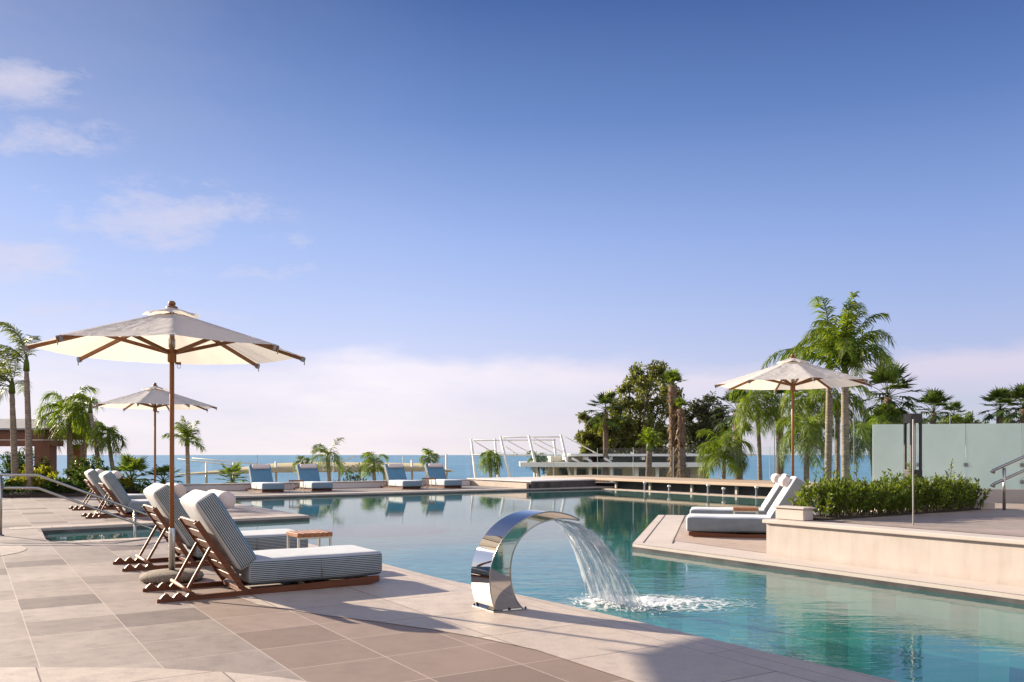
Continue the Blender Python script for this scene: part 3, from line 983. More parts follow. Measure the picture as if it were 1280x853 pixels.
# ------------------------------------------------------------------ fountain
def fountain():
    O = Vector((-0.133, 6.853, 0.0))
    u = Vector((0.9, 0.43, 0)).normalized()
    w = Vector((AX, AY, 0))
    rz = math.atan2(u.y, u.x)
    lw = Vector((w.x * math.cos(-rz) - w.y * math.sin(-rz), w.x * math.sin(-rz) + w.y * math.cos(-rz), 0))

    def unproject(px, py):
        k = (px - 640) / F
        s = (k * O.y - O.x) / (u.x - k * u.y)
        Y = O.y + s * u.y
        return (s, H - (py - 569) / F * Y)
    crop = lambda x, y: unproject(560 + x / 3.2, 610 + y / 3.2)
    outer = [crop(*p) for p in ((190, 501), (176, 450), (168, 400), (168, 340), (179, 290), (200, 240), (230, 192), (270, 150), (320, 118), (370, 101), (420, 96), (480, 107), (525, 127))]
    inner = [crop(*p) for p in ((300, 494), (274, 450), (257, 400), (250, 350), (252, 300), (262, 255), (281, 215), (311, 180), (351, 150), (400, 131), (450, 124), (490, 125), (524, 131))]
    def smooth(pts, k=4):
        out = []
        n = len(pts)
        for i in range(n - 1):
            p0, p1, p2, p3 = pts[max(0, i - 1)], pts[i], pts[i + 1], pts[min(n - 1, i + 2)]
            for j in range(k):
                t = j / k
                out.append(tuple(0.5 * ((2 * p1[c]) + (-p0[c] + p2[c]) * t + (2 * p0[c] - 5 * p1[c] + 4 * p2[c] - p3[c]) * t * t + (-p0[c] + 3 * p1[c] - 3 * p2[c] + p3[c]) * t ** 3) for c in (0, 1)))
        out.append(pts[-1])
        return out
    for s in (outer, inner):
        s[0] = (s[0][0], 0.012)
    outer, inner = smooth(outer), smooth(inner)
    t = thing('waterfall_spout', 'polished steel curved waterfall spout on the pool edge pouring water', 'fountain', O, rz)
    W = 0.30
    m = len(outer)
    def strip(side_pts, flip):
        mb = MB()
        vs = []
        for s, z in side_pts:
            vs.append(Vector((s, 0, z)))
            vs.append(Vector((s, 0, z)) + lw * W)
        fs = [(2 * i, 2 * i + 1, 2 * i + 3, 2 * i + 2) if not flip else (2 * i, 2 * i + 2, 2 * i + 3, 2 * i + 1) for i in range(m - 1)]
        return mb.add(vs, fs)
    strip(outer, False).build('outer_shell', 'steel', t, True)
    strip(inner, True).build('inner_shell', 'steel', t, True)
    for off, nm in ((0.0, 'side_plate'), (W, 'side_plate')):
        mb = MB()
        vs = []
        for i in range(m):
            vs.append(Vector((outer[i][0], 0, outer[i][1])) + lw * off)
            vs.append(Vector((inner[i][0], 0, inner[i][1])) + lw * off)
        mb.add(vs, [(2 * i, 2 * i + 1, 2 * i + 3, 2 * i + 2) for i in range(m - 1)])
        mb.build(nm, 'steel', t)
    for side in (outer, inner):
        MB().tube([Vector((s, 0, z)) - lw * 0.001 for s, z in side], 0.0055, 8).build('edge_bead', 'rail', t, True)
    c = Vector((outer[0][0] + inner[0][0], 0, 0)) / 2 + lw * (W / 2)
    lwang = math.atan2(lw.y, lw.x)
    bp = MB()
    x0, x1 = outer[0][0] - 0.03, inner[0][0] + 0.03
    pts = [Vector((x0, 0, 0)) - lw * 0.02, Vector((x1, 0, 0)) - lw * 0.02, Vector((x1, 0, 0)) + lw * (W + 0.02), Vector((x0, 0, 0)) + lw * (W + 0.02)]
    bp.prism([tuple(p.xy) for p in pts], 0.006, 0.014).build('base_plate', 'steel', t)
    for sx in (x0 + 0.012, (x0 + x1) / 2, x1 - 0.012):
        for k in (-0.008, W + 0.008):
            q = Vector((sx, 0, 0)) + lw * k
            MB().lathe([(0.009, 0.014), (0.009, 0.024), (0.006, 0.03)], q, 8).build('bolt', 'lamp_metal', t, True)
    return O, u, w, outer[-1], W


FO, FU, FW, MOUTH, FWID = fountain()

# falling water: a parabolic sheet broken into strands
rng = random.Random(4)
def jet_point(s, t, jit=0.0):
    """s across 0..1, t along 0..1 -> world"""
    u0 = MOUTH[0] - 0.10
    z0 = MOUTH[1] - 0.012
    uu = u0 + (0.62 + jit * 0.14) * t
    z = z0 - (z0 - WZ) * (0.12 * t + 0.88 * t * t)
    wpos = FWID * s + (-0.14 + 0.42 * s) * (t ** 1.1)
    return FO + FU * uu + FW * wpos + Vector((0, 0, z))


mb = MB()
NS, NTT = 60, 60
uvs = []
for i in range(NS + 1):
    for j in range(NTT + 1):
        s, tt = i / NS, j / NTT
        p = jet_point(s, tt)
        k = 0.010 + 0.02 * tt
        nz = mnoise.noise(Vector((s * 26, tt * 3.0, 0.3))) * k + mnoise.noise(Vector((s * 60, tt * 9.0, 5.3))) * k * 0.5
        mb.v.append(p + FU * nz + Vector((0, 0, nz * 0.6)))
        uvs.append((s, tt))
for i in range(NS):
    for j in range(NTT):
        a = i * (NTT + 1) + j
        mb.f.append((a, a + 1, a + NTT + 2, a + NTT + 1))
jet = mb.build('falling_water', 'jet', None, True)
ul = jet.data.uv_layers.new(name='UVMap')
for lp in jet.data.loops:
    ul.data[lp.index].uv = uvs[lp.vertex_index]
# strands and drops belong to the same fall of water
mb = MB()
for k in range(90):
    s = rng.random()
    t0 = rng.random() * 0.75
    t1 = min(1.0, t0 + 0.08 + rng.random() * 0.35)
    jit = rng.uniform(-1, 1) * 0.5
    r0 = rng.uniform(0.001, 0.003)
    pts = [jet_point(s + 0.01 * math.sin(q * 3 + k), t0 + (t1 - t0) * q / 7, jit) for q in range(8)]
    mb.tube(pts, [r0 * (0.25 + 0.75 * math.sin(math.pi * (q + 0.3) / 7.6)) for q in range(8)], 5)
for k in range(110):
    s, tt = rng.uniform(-0.05, 1.05), rng.random() ** 0.6
    p = jet_point(s, tt, rng.uniform(-1, 1)) + Vector((rng.gauss(0, 0.012), rng.gauss(0, 0.012), rng.gauss(0, 0.012)))
    r0 = rng.uniform(0.0015, 0.0038)
    mb.tube([p + Vector((0, 0, -r0 * 1.6)), p, p + Vector((0, 0, r0 * 2))], [r0 * 0.3, r0, r0 * 0.3], 6)
st = mb.build('water_strands', 'drops', jet, True)
tag(jet, 'sheet of falling water pouring from the steel spout into the pool', 'water', kind='stuff')

# foam where it lands
def foam_patch():
    cx, cy = LAND.x + 0.38, LAND.y + 0.02
    mb = MB()
    uv = []
    NR, NA = 22, 72
    for i in range(NR + 1):
        for j in range(NA):
            a = 2 * math.pi * j / NA
            rr = i / NR
            ed = 1 + 0.22 * mnoise.noise(Vector((math.cos(a) * 2, math.sin(a) * 2, 3.1)))
            x = math.cos(a) * rr * 1.15 * ed
            y = math.sin(a) * rr * 0.62 * ed
            ox = -0.42 * (1 - rr) ** 1.2
            hump = 0.07 * max(0, 1 - rr * 1.9) * (0.7 + 0.6 * mnoise.noise(Vector((x * 7, y * 7, 9)))) + 0.018 * max(0, mnoise.noise(Vector((x * 9, y * 9, 1)))) * max(0, 1 - rr * 0.9)
            p = Vector((cx + ox + x, cy + y, WZ + 0.006 + hump))
            mb.v.append(p)
            uv.append((rr, a / 6.283))
    for i in range(NR):
        for j in range(NA):
            j2 = (j + 1) % NA
            mb.f.append((i * NA + j, (i + 1) * NA + j, (i + 1) * NA + j2, i * NA + j2))
    o = mb.build('foam', 'foam', None, True)
    ul = o.data.uv_layers.new(name='UVMap')
    for lp in o.data.loops:
        ul.data[lp.index].uv = uv[lp.vertex_index]
    tag(o, 'white foam churning where the fountain water lands', 'foam', kind='stuff')
    mb = MB()
    r2 = random.Random(9)
    for k in range(420):
        s = r2.uniform(-0.05, 1.05)
        p = jet_point(s, 1.0)
        d = Vector((r2.gauss(0.05, 0.09), r2.gauss(0, 0.08), abs(r2.gauss(0, 0.035))))
        p = p + d
        p.z = WZ + 0.008 + abs(d.z)
        r0 = r2.uniform(0.003, 0.011) * (1.0 if d.z < 0.04 else 0.5)
        mb.tube([p + Vector((0, 0, -r0)), p + Vector((0, 0, -r0 * 0.4)), p + Vector((0, 0, r0 * 0.5)), p + Vector((0, 0, r0))], [r0 * 0.3, r0, r0 * 0.9, r0 * 0.3], 7)
    mb.build('splash_drops', 'drops', o, True)


foam_patch()


# ------------------------------------------------------------------ loungers
def make_lounger(label, group, seat='seat_fab', back='back_fab'):
    t = thing('sun_lounger', label, 'sun lounger', (0, 0, 0), 0, group)
    W = 0.74
    for y in (0.02, W - 0.02):
        prof = []
        # notched rail end, then a straight rail
        pts = [(0.0, 0.0), (0.0, 0.028)]
        for k in range(3):
            x0 = 0.045 + 0.105 * k
            pts += [(x0 - 0.02, 0.034), (x0 + 0.0, 0.058), (x0 + 0.022, 0.074), (x0 + 0.045, 0.070), (x0 + 0.06, 0.048)]
        pts += [(0.36, 0.042), (0.70, 0.046), (0.72, 0.055), (1.2, 0.062), (2.02, 0.085), (2.02, 0.03), (1.9, 0.0)]
        n = len(pts)
        mb = MB()
        vs = [(x, y - 0.017, z) for x, z in pts] + [(x, y + 0.017, z) for x, z in pts]
        mb.add(vs, [tuple(range(n)), tuple(reversed(range(n, 2 * n)))] + [(i, n + i, n + (i + 1) % n, (i + 1) % n) for i in range(n)])
        mb.build('rail', 'teak', t)
    for x in (0.74, 1.35, 1.96):
        MB().box((x, W / 2, 0.04), (0.06, W - 0.07, 0.04)).build('cross_rail', 'teak', t, bevel=0.003)
    # back frame leaning towards the head end
    px, pz, ang = 0.72, 0.065, R(57)
    fr = thing_part('back_frame', t)
    dx, dz = -math.cos(ang), math.sin(ang)
    L = 0.72
    fm = MB()
    for y in (0.05, W - 0.05):
        fm.bar((px, y, pz), (px + dx * L, y, pz + dz * L), 0.032, 0.05, (dz, 0, -dx))
    fr2 = fm.build('back_frame', 'teak', t, bevel=0.003)
    for k in range(6):
        s = 0.10 + 0.118 * k
        MB().bar((px + dx * s, 0.066, pz + dz * s), (px + dx * s, W - 0.066, pz + dz * s), 0.085, 0.018, (dz, 0, -dx)).build('slat', 'teak_slat', fr2, bevel=0.002)
    # struts down to a crossbar resting in the notches
    for y in (0.11, W - 0.11):
        MB().bar((0.27, y, 0.085), (px + dx * 0.44 - 0.02, y, pz + dz * 0.44), 0.026, 0.026).build('strut', 'teak', t, bevel=0.003)
    MB().tube([(0.26, -0.015, 0.082), (0.26, W + 0.015, 0.082)], 0.017, 10).build('cross_bar', 'table_wood', t, True)
    # cushions
    SL = 1.29
    o = bm_obj(rounded_box(SL, 0.76, 0.225, 0.045, (30, 14, 6), 0.012, 1), 'seat_mattress', seat, t, loc=(0.77 + SL / 2, W / 2, 0.09 + 0.1125))
    sm = MB()
    sm.tube([(0.02, -0.389, -0.09), (0.02, -0.392, 0.0), (0.02, -0.388, 0.085)], 0.0035, 6)
    sm.build('seam', 'grey_metal', o, True)
    BL = 0.74
    th = R(58)
    ux = Vector((-math.cos(th), 0, math.sin(th)))     # along the back, upwards
    nx = Vector((math.sin(th), 0, math.cos(th)))      # out of the back, towards the foot
    c = Vector((px + 0.035, W / 2, pz)) + ux * (0.155 + BL / 2) + nx * 0.125
    rot = Matrix((( -ux.x, 0, nx.x), (0, 1, 0), (-ux.z, 0, nx.z))).to_euler()
    b = bm_obj(rounded_box(BL, 0.74, 0.195, 0.045, (18, 14, 6), 0.010, 7), 'back_cushion', back, t, loc=c, rot=rot)
    # bolster lying across the top of the back cushion
    bc = c + ux * (BL / 2 - 0.15) + nx * 0.155
    mb = MB()
    Lb = 0.60
    prof = [(0.02, -Lb / 2 - 0.004), (0.055, -Lb / 2), (0.078, -Lb / 2 + 0.02), (0.083, -Lb / 2 + 0.07), (0.080, 0), (0.083, Lb / 2 - 0.07), (0.078, Lb / 2 - 0.02), (0.055, Lb / 2), (0.02, Lb / 2 + 0.004)]
    mb.lathe(prof, seg=28)
    for v in mb.v:
        nz = mnoise.noise(v * 9) * 0.004
        v.x += nz
        v.y += nz
    mb.build('bolster', 'bolster', t, True, loc=bc, rot=(R(90), 0, 0))
    return t


def thing_part(name, parent):
    return None


TH_N = math.atan2(BY, BX)
TH_F = math.atan2(-AY, -AX)
TH_R = math.atan2(-CY, -CX)


def place(o, p, rz):
    o.location = (p[0], p[1], 0.0)
    o.rotation_euler = (0, 0, rz)


proto = make_lounger('striped sun lounger nearest to the camera, on brown tiles left of the steel spout', 'striped sun loungers round the pool')
place(proto, ab(7.75, 1.35), TH_N)
lng = copy_tree(proto)
lng['label'] = 'striped sun lounger directly behind the nearest one, past the parasol base'
place(lng, ab(10.05, 1.40), TH_N)
lng = copy_tree(proto)
lng['label'] = 'far left sun lounger nearer to the water, its back toward the sloping handrail'
place(lng, ab(18.8, 1.95), TH_N)
lng = copy_tree(proto)
lng['label'] = 'far left sun lounger beside the planted bed, mostly behind its neighbour'
place(lng, ab(21.7, 1.98), TH_N)


def swap(o, a, b):
    for ch in kids(o):
        if ch.name.startswith('seat_mattress'):
            ch.data = ch.data.copy()
            ch.data.materials[0] = M[a]
        if ch.name.startswith('back_cushion'):
            ch.data = ch.data.copy()
            ch.data.materials[0] = M[b]
    return o


far_lab = ['blue sun lounger by the far glass fence, leftmost of the row of four',
           'blue sun lounger right of the left far side table',
           'blue sun lounger by the far fence, left of the right far side table',
           'blue sun lounger last in the far row, nearest the white mast pavilion']
far_proto = None
for lab, b in zip(far_lab, (8.25, 9.95, 13.35, 15.05)):
    o = copy_tree(proto) if far_proto is None else copy_tree(far_proto)
    if far_proto is None:
        swap(o, 'far_seat', 'back_fab')
        far_proto = o
    o['label'] = lab
    o['group'] = 'blue sun loungers in a row by the far fence'
    place(o, ab(30.65, b), TH_F)

front_foot = Vector((2.68, 13.1))
head = front_foot + C2 * 2.02 + D * 0.74
o = copy_tree(proto)
swap(o, 'pale_seat', 'pale_back')
o['label'] = 'front pale sun lounger on the right platform, its head behind the plaster wall'
o['group'] = 'pale sun loungers on the platform'
place(o, head, TH_R)
o2 = copy_tree(o)
o2['label'] = 'rear pale sun lounger on the right platform, past the small table'
h2 = head + D * 1.85
place(o2, h2, TH_R)


# ------------------------------------------------------------------ side tables
def make_table(label):
    t = thing('side_table', label, 'side table', (0, 0, 0), 0, 'small wooden side tables between loungers')
    s = 0.40
    tp = MB()
    for k in range(6):
        tp.box((-s / 2 + s / 12 + k * s / 6, 0, 0.375), (s / 6 - 0.004, s, 0.045))
    tp.build('table_top', 'table_wood', t, bevel=0.003)
    fm = MB()
    for y in (-s / 2 + 0.02, s / 2 - 0.02):
        fm.box((0, y, 0.342), (s - 0.03, 0.022, 0.02))
    fm.build('apron', 'legs', t)
    for x in (-1, 1):
        for y in (-1, 1):
            MB().box((x * (s / 2 - 0.02), y * (s / 2 - 0.02), 0.176), (0.024, 0.024, 0.352)).build('leg', 'legs', t, bevel=0.002)
    return t


tb = make_table('wooden topped side table beside the foot of the two nearest loungers')
place(tb, ab(9.35, 3.22), TH_N)
for lab, p, rz in (('small side table between the two left blue loungers', ab(28.9, 9.50), TH_F),
                   ('small side table between the two right blue loungers', ab(28.9, 14.55), TH_F),
                   ('wooden topped side table between the two pale platform loungers', head + D * 0.45 - C2 * 1.15, TH_R)):
    c = copy_tree(tb)
    c['label'] = lab
    place(c, p, rz)


# ------------------------------------------------------------------ parasols
def make_parasol(label, loc, RR, rim, ztop, rot):
    t = thing('parasol', label, 'parasol', (loc[0], loc[1], 0), rot, 'cream parasols over the loungers')
    # pebble base
    MB().lathe([(0.24, 0.0), (0.285, 0.015), (0.302, 0.04), (0.29, 0.07), (0.23, 0.095), (0.06, 0.108)], seg=40).build('base', 'concrete', t, True)
    MB().lathe([(0.03, 0.10), (0.03, 0.52), (0.027, 0.525)], seg=20).build('sleeve', 'sleeve', t, True)
    zc = ztop - 0.10               # apex of the main cloth
    zh = rim - 0.015               # lower hub
    MB().lathe([(0.0225, 0.50), (0.0225, ztop - 0.06)], seg=20).build('pole', 'pole', t, True)
    hb = MB().lathe([(0.03, zh - 0.10), (0.042, zh - 0.09), (0.042, zh - 0.02), (0.05, zh - 0.015), (0.05, zh + 0.03), (0.03, zh + 0.035)], seg=16).build('lower_hub', 'pole', t, True)
    MB().tube([(0.03, 0, zh - 0.105), (0.07, 0, zh - 0.105), (0.085, 0, zh - 0.105)], [0.012, 0.012, 0.015], 8).build('peg', 'rib', hb, True)
    MB().tube([(0.065 + 0.016 * math.sin(q), 0.0, zh - 0.135 + 0.02 * math.cos(q)) for q in [k * 0.5236 for k in range(13)]], 0.0025, 5).build('pull_ring', 'grey_metal', hb, True)
    MB().lathe([(0.02, zh + 0.035), (0.032, zh + 0.05), (0.034, zh + 0.13), (0.02, zh + 0.16)], seg=14).build('pulley', 'rail', t, True)
    MB().lathe([(0.055, ztop - 0.09), (0.055, ztop - 0.06), (0.03, ztop - 0.05)], seg=16).build('upper_hub', 'rib', t, True)
    MB().lathe([(0.018, ztop - 0.055), (0.034, ztop - 0.04), (0.036, ztop - 0.02), (0.022, ztop - 0.004), (0.006, ztop)], seg=16).build('finial', 'rib', t, True)
    tips = [Vector((math.cos(k * math.pi / 4) * RR, math.sin(k * math.pi / 4) * RR, rim)) for k in range(8)]
    apex = Vector((0, 0, zc))
    for k in range(8):
        tip = tips[k]
        d = (tip - apex)
        # rib under the cloth
        up = Vector((0, 0, 1))
        a = apex + d * 0.03 + up * -0.030
        b = apex + d * 1.018 + up * -0.030
        rb = MB().bar(a, b, 0.024, 0.036).build('rib', 'rib', t, bevel=0.002)
        MB().bar(apex + d * 0.985 + up * -0.03, apex + d * 1.012 + up * -0.03, 0.034, 0.05).build('tip_bracket', 'grey_metal', rb)
        e = apex + d * 1.012 + up * -0.05
        MB().tube([e, e + Vector((0, 0, -0.035))], 0.005, 6).build('tip_pin', 'grey_metal', rb)
        m = apex + d * 0.52 + up * -0.045
        h0 = Vector((0, 0, zh)) + Vector((d.x, d.y, 0)).normalized() * 0.045
        MB().bar(h0, m, 0.026, 0.034).build('strut', 'rib', t, bevel=0.002)
    # cloth: panels stretched between the ribs, wrinkled, double skinned
    mb = MB()
    NRr, NP = 34, 16
    idx = {}
    r2 = random.Random(hash(label) % 1000 if False else int(RR * 1000) + int(loc[1] * 10))
    for i in range(NRr + 1):
        rr = 0.12 + (1.0 - 0.12) * i / NRr
        for k in range(8):
            for j in range(NP):
                f = j / NP
                p = apex.lerp(tips[k].lerp(tips[(k + 1) % 8], f), rr)
                side = 4 * f * (1 - f)
                rad = Vector((p.x, p.y, 0)).normalized()
                p = p - rad * (0.020 * side * rr * rr)
                p.z -= 0.030 * side * math.sin(math.pi * min(1, rr * 0.75 + 0.1)) * rr
                a = mnoise.noise(Vector((p.x * 2.0 + k * 3.1, p.y * 2.0, RR * 7)))
                w = mnoise.noise(Vector((f * 7 + k * 5.7, rr * 2.2, loc[1])))
                p.z += (0.009 * a + 0.009 * w) * side * (0.35 + 0.65 * math.sin(math.pi * rr))
                mb.v.append(p)
                idx[(i, k, j)] = len(mb.v) - 1
    for i in range(NRr):
        for k in range(8):
            for j in range(NP):
                k2, j2 = (k, j + 1) if j + 1 < NP else ((k + 1) % 8, 0)
                mb.f.append((idx[(i, k, j)], idx[(i + 1, k, j)], idx[(i + 1, k2, j2)], idx[(i, k2, j2)]))
    cn = mb.build('canopy', 'canvas', t, True)
    # hem at the rim
    # vent cap
    mb = MB()
    idx = {}
    NV = 8
    zv0, zv1 = ztop - 0.06, ztop - 0.152
    vr = RR * 0.215
    for i in range(NV + 1):
        rr = 0.12 + 0.88 * i / NV
        for k in range(8):
            for j in range(NP):
                f = j / NP
                a0, a1 = k * math.pi / 4, (k + 1) * math.pi / 4
                p = Vector((math.cos(a0), math.sin(a0), 0)).lerp(Vector((math.cos(a1), math.sin(a1), 0)), f) * vr * rr
                p.z = zv0 + (zv1 - zv0) * rr
                side = 4 * f * (1 - f)
                p.z += 0.014 * side * rr ** 2 * (1 + 0.8 * mnoise.noise(Vector((k * 2.3, loc[0], 0.5)))) - 0.01 * (1 - side) * rr
                p.z += 0.008 * mnoise.noise(Vector((p.x * 12, p.y * 12, loc[1])))
                mb.v.append(p)
                idx[(i, k, j)] = len(mb.v) - 1
    for i in range(NV):
        for k in range(8):
            for j in range(NP):
                k2, j2 = (k, j + 1) if j + 1 < NP else ((k + 1) % 8, 0)
                mb.f.append((idx[(i, k, j)], idx[(i + 1, k, j)], idx[(i + 1, k2, j2)], idx[(i, k2, j2)]))
    mb.build('vent_cap', 'canvas', cn, True)
    return t


make_parasol('large cream parasol in front on a round pebble base between the nearest loungers', (-3.385, 8.6), 1.28, 2.285, 2.785, R(21.7))
make_parasol('cream parasol farther back on the left, over the far left loungers', (-7.85, 19.0), 1.29, 2.32, 2.84, R(8))
make_parasol('sunlit cream parasol above the pale platform loungers, before the palms', (4.745, 14.6), 1.28, 2.45, 2.96, R(-4))


# ------------------------------------------------------------------ plants
class LB:
    """leaf mesh collector (flat lists, fast)"""
    def __init__(self):
        self.v, self.f = [], []

    def quad(self, p, d, s, L, w, droop=0.0):
        """tapered blade from p along d, width direction s, one fold"""
        o = len(self.v)
        m = p + d * (L * 0.5)
        e = p + d * L
        m = m.copy()
        e = e.copy()
        m.z -= droop * L * 0.2
        e.z -= droop * L
        self.v += [p - s * (w * 0.35), p + s * (w * 0.35), m + s * (w * 0.5), m - s * (w * 0.5), e]
        self.f += [(o, o + 1, o + 2, o + 3), (o + 3, o + 2, o + 4)]

    def leaf(self, p, d, s, L, w):
        o = len(self.v)
        self.v += [p, p + d * (L * 0.5) + s * (w * 0.5), p + d * L, p + d * (L * 0.5) - s * (w * 0.5)]
        self.f += [(o, o + 1, o + 2, o + 3)]

    def build(self, name, mat, parent=None):
        me = bpy.data.meshes.new(name)
        me.from_pydata([tuple(x) for x in self.v], [], self.f)
        me.materials.append(M[mat])
        me.update()
        o = bpy.data.objects.new(name, me)
        COL.objects.link(o)
        if parent is not None:
            o.parent = parent
        return o


def rand_dir(r):
    while True:
        v = Vector((r.uniform(-1, 1), r.uniform(-1, 1), r.uniform(-1, 1)))
        if 0.05 < v.length < 1:
            return v.normalized()


def feather(lb, mb, p0, az, el, L, r, droop=1.0, leaf=0.45, wind=Vector((0, 0, 0)), n=34, width=0.035, plumose=0.6):
    """one pinnate frond; returns nothing"""
    d = Vector((math.cos(az) * math.cos(el), math.sin(az) * math.cos(el), math.sin(el)))
    pts = [p0.copy()]
    p = p0.copy()
    N = 16
    for i in range(N):
        t = (i + 1) / N
        d = (d + Vector((0, 0, -0.16 * droop * (0.3 + t))) + wind * (0.10 * (0.4 + t))).normalized()
        p = p + d * (L / N)
        pts.append(p.copy())
    if mb is not None:
        mb.tube(pts, [0.018 * (1 - 0.85 * i / N) * max(0.6, L / 2) for i in range(N + 1)], 4, False)
    for i in range(n):
        t = 0.12 + 0.88 * (i + 0.5) / n
        k = t * N
        i0 = min(N - 1, int(k))
        q = pts[i0].lerp(pts[i0 + 1], k - i0)
        dd = (pts[i0 + 1] - pts[i0]).normalized()
        side = dd.cross(Vector((0, 0, 1)))
        if side.length < 1e-3:
            side = Vector((1, 0, 0))
        side.normalize()
        upv = side.cross(dd)
        ll = leaf * (0.55 + 0.6 * math.sin(math.pi * min(1.0, t * 0.92 + 0.06)))
        for sgn in (-1, 1):
            v = (side * sgn * (0.85 + r.uniform(-0.2, 0.2)) + dd * (0.55 + 0.5 * t + r.uniform(-0.15, 0.15)) + upv * r.uniform(-plumose, plumose * 0.8) + wind * 0.5)
            v.normalize()
            lb.quad(q, v, dd, ll * r.uniform(0.8, 1.1), width, 0.25 + 0.5 * r.random() * droop)


def fanleaf(lb, mb, p0, az, el, petiole, rad, r, nseg=22, droop=0.3):
    d = Vector((math.cos(az) * math.cos(el), math.sin(az) * math.cos(el), math.sin(el)))
    c = p0 + d * petiole
    c.z -= petiole * 0.15 * (1 - el / 1.6)
    mb.tube([p0, p0.lerp(c, 0.5) + Vector((0, 0, 0.03 * petiole)), c], [0.02, 0.015, 0.01], 4, False)
    side = d.cross(Vector((0, 0, 1)))
    if side.length < 1e-3:
        side = Vector((1, 0, 0))
    side.normalize()
    upv = side.cross(d).normalized()
    fwd = (d - upv * 0.35).normalized()
    for k in range(nseg):
        a = R(-115) + R(230) * k / (nseg - 1)
        v = (fwd * math.cos(a) + side * math.sin(a) + upv * (0.12 + r.uniform(-0.08, 0.08))).normalized()
        w = v.cross(upv).normalized()
        lb.quad(c, v, w, rad * (0.85 + 0.15 * math.cos(a)) * r.uniform(0.9, 1.08), rad * 0.14, droop * r.uniform(0.6, 1.4))


def trunk_tube(mb, base, top, r0, r1, r, bend=0.15, rings=True, seg=10):
    pts, rs = [], []
    N = 22
    off = Vector((r.uniform(-1, 1), r.uniform(-1, 1), 0)) * bend
    for i in range(N + 1):
        t = i / N
        p = base.lerp(top, t) + off * math.sin(math.pi * t)
        pts.append(p)
        q = r0 + (r1 - r0) * t
        q *= 1 + (0.025 * (-1) ** i if rings else 0) + r.uniform(-0.06, 0.06)
        if t < 0.06:
            q *= 1.2
        rs.append(q)
    mb.tube(pts, rs, seg)


def queen_palm(label, base, top, L, nf, seed, mat='queen', r0=0.13, r1=0.09, droop=1.0, wind=(0, 0, 0), leaf=0.45, azs=None, els=(0.0, 1.35), cat='palm tree', shaft=True, group=None, nl=34, width=0.035, bark='bark', bend=0.12):
    r = random.Random(seed)
    t = thing('palm_tree', label, cat, base, 0, group)
    tp = Vector(top) - Vector(base)
    mb = MB()
    trunk_tube(mb, Vector((0, 0, 0)), tp, r0, r1, r, bend)
    mb.build('trunk', bark, t, True)
    if shaft:
        mb = MB()
        mb.tube([tp - Vector((0, 0, 0.05)), tp + Vector((0, 0, 0.2)), tp + Vector((0, 0, 0.45))], [r1 * 1.3, r1 * 1.1, r1 * 0.3], 9)
        mb.build('crown_shaft', 'queen_bright' if mat != 'queen_grey' else 'queen', t, True)
    lb, sb = LB(), MB()
    w = Vector(wind)
    for k in range(nf):
        az = (azs[k % len(azs)] + r.uniform(-0.2, 0.2)) if azs else (k * 2.399 + r.uniform(-0.3, 0.3))
        u = (k + 0.5) / nf
        el = els[0] + (els[1] - els[0]) * u
        feather(lb, sb, tp + Vector((0, 0, 0.1 + 0.2 * u)), az, el, L * r.uniform(0.85, 1.1), r, droop * r.uniform(0.8, 1.2), leaf, w, nl, width)
    # put midribs in the crown mesh too
    o = len(lb.v)
    lb.v += sb.v
    lb.f += [tuple(i + o for i in f) for f in sb.f]
    lb.build('crown', mat, t)
    return t


def fan_palm(label, base, top, rad, nf, seed, mat='fan', r0=0.16, r1=0.13, pet=0.62, skirt=0, els=(-0.75, 1.5), group=None, bark='bark_dark', cat='palm tree', bend=0.1):
    r = random.Random(seed)
    t = thing('fan_palm', label, cat, base, 0, group)
    tp = Vector(top) - Vector(base)
    mb = MB()
    trunk_tube(mb, Vector((0, 0, 0)), tp, r0, r1, r, bend)
    mb.build('trunk', bark, t, True)
    lb, sb = LB(), MB()
    for k in range(nf):
        u = (k + 0.5) / nf
        el = els[0] + (els[1] - els[0]) * u
        fanleaf(lb, sb, tp + Vector((0, 0, 0.1 * u)), k * 2.399 + r.uniform(-0.3, 0.3), el, pet * rad * r.uniform(0.75, 1.1), rad * r.uniform(0.42, 0.52), r, 18, 0.12 if el > 0.3 else 0.35)
    o = len(lb.v)
    lb.v += sb.v
    lb.f += [tuple(i + o for i in f) for f in sb.f]
    lb.build('crown', mat, t)
    if skirt:
        lb = LB()
        for k in range(skirt):
            a = r.uniform(0, 6.283)
            z = r.uniform(0.25, 1.0) * tp.z if skirt > 60 else tp.z - r.uniform(0, 1.1)
            p = Vector((math.cos(a) * r0 * 0.8, math.sin(a) * r0 * 0.8, z)) + Vector((tp.x, tp.y, 0)) * (z / max(0.1, tp.z))
            d = Vector((math.cos(a) * 0.6, math.sin(a) * 0.6, r.uniform(-1.1, 0.7))).normalized()
            lb.quad(p, d, Vector((-math.sin(a), math.cos(a), 0)), r.uniform(0.15, 0.42), 0.08, 0.3)
        lb.build('dry_skirt', 'dry', t)
    return t


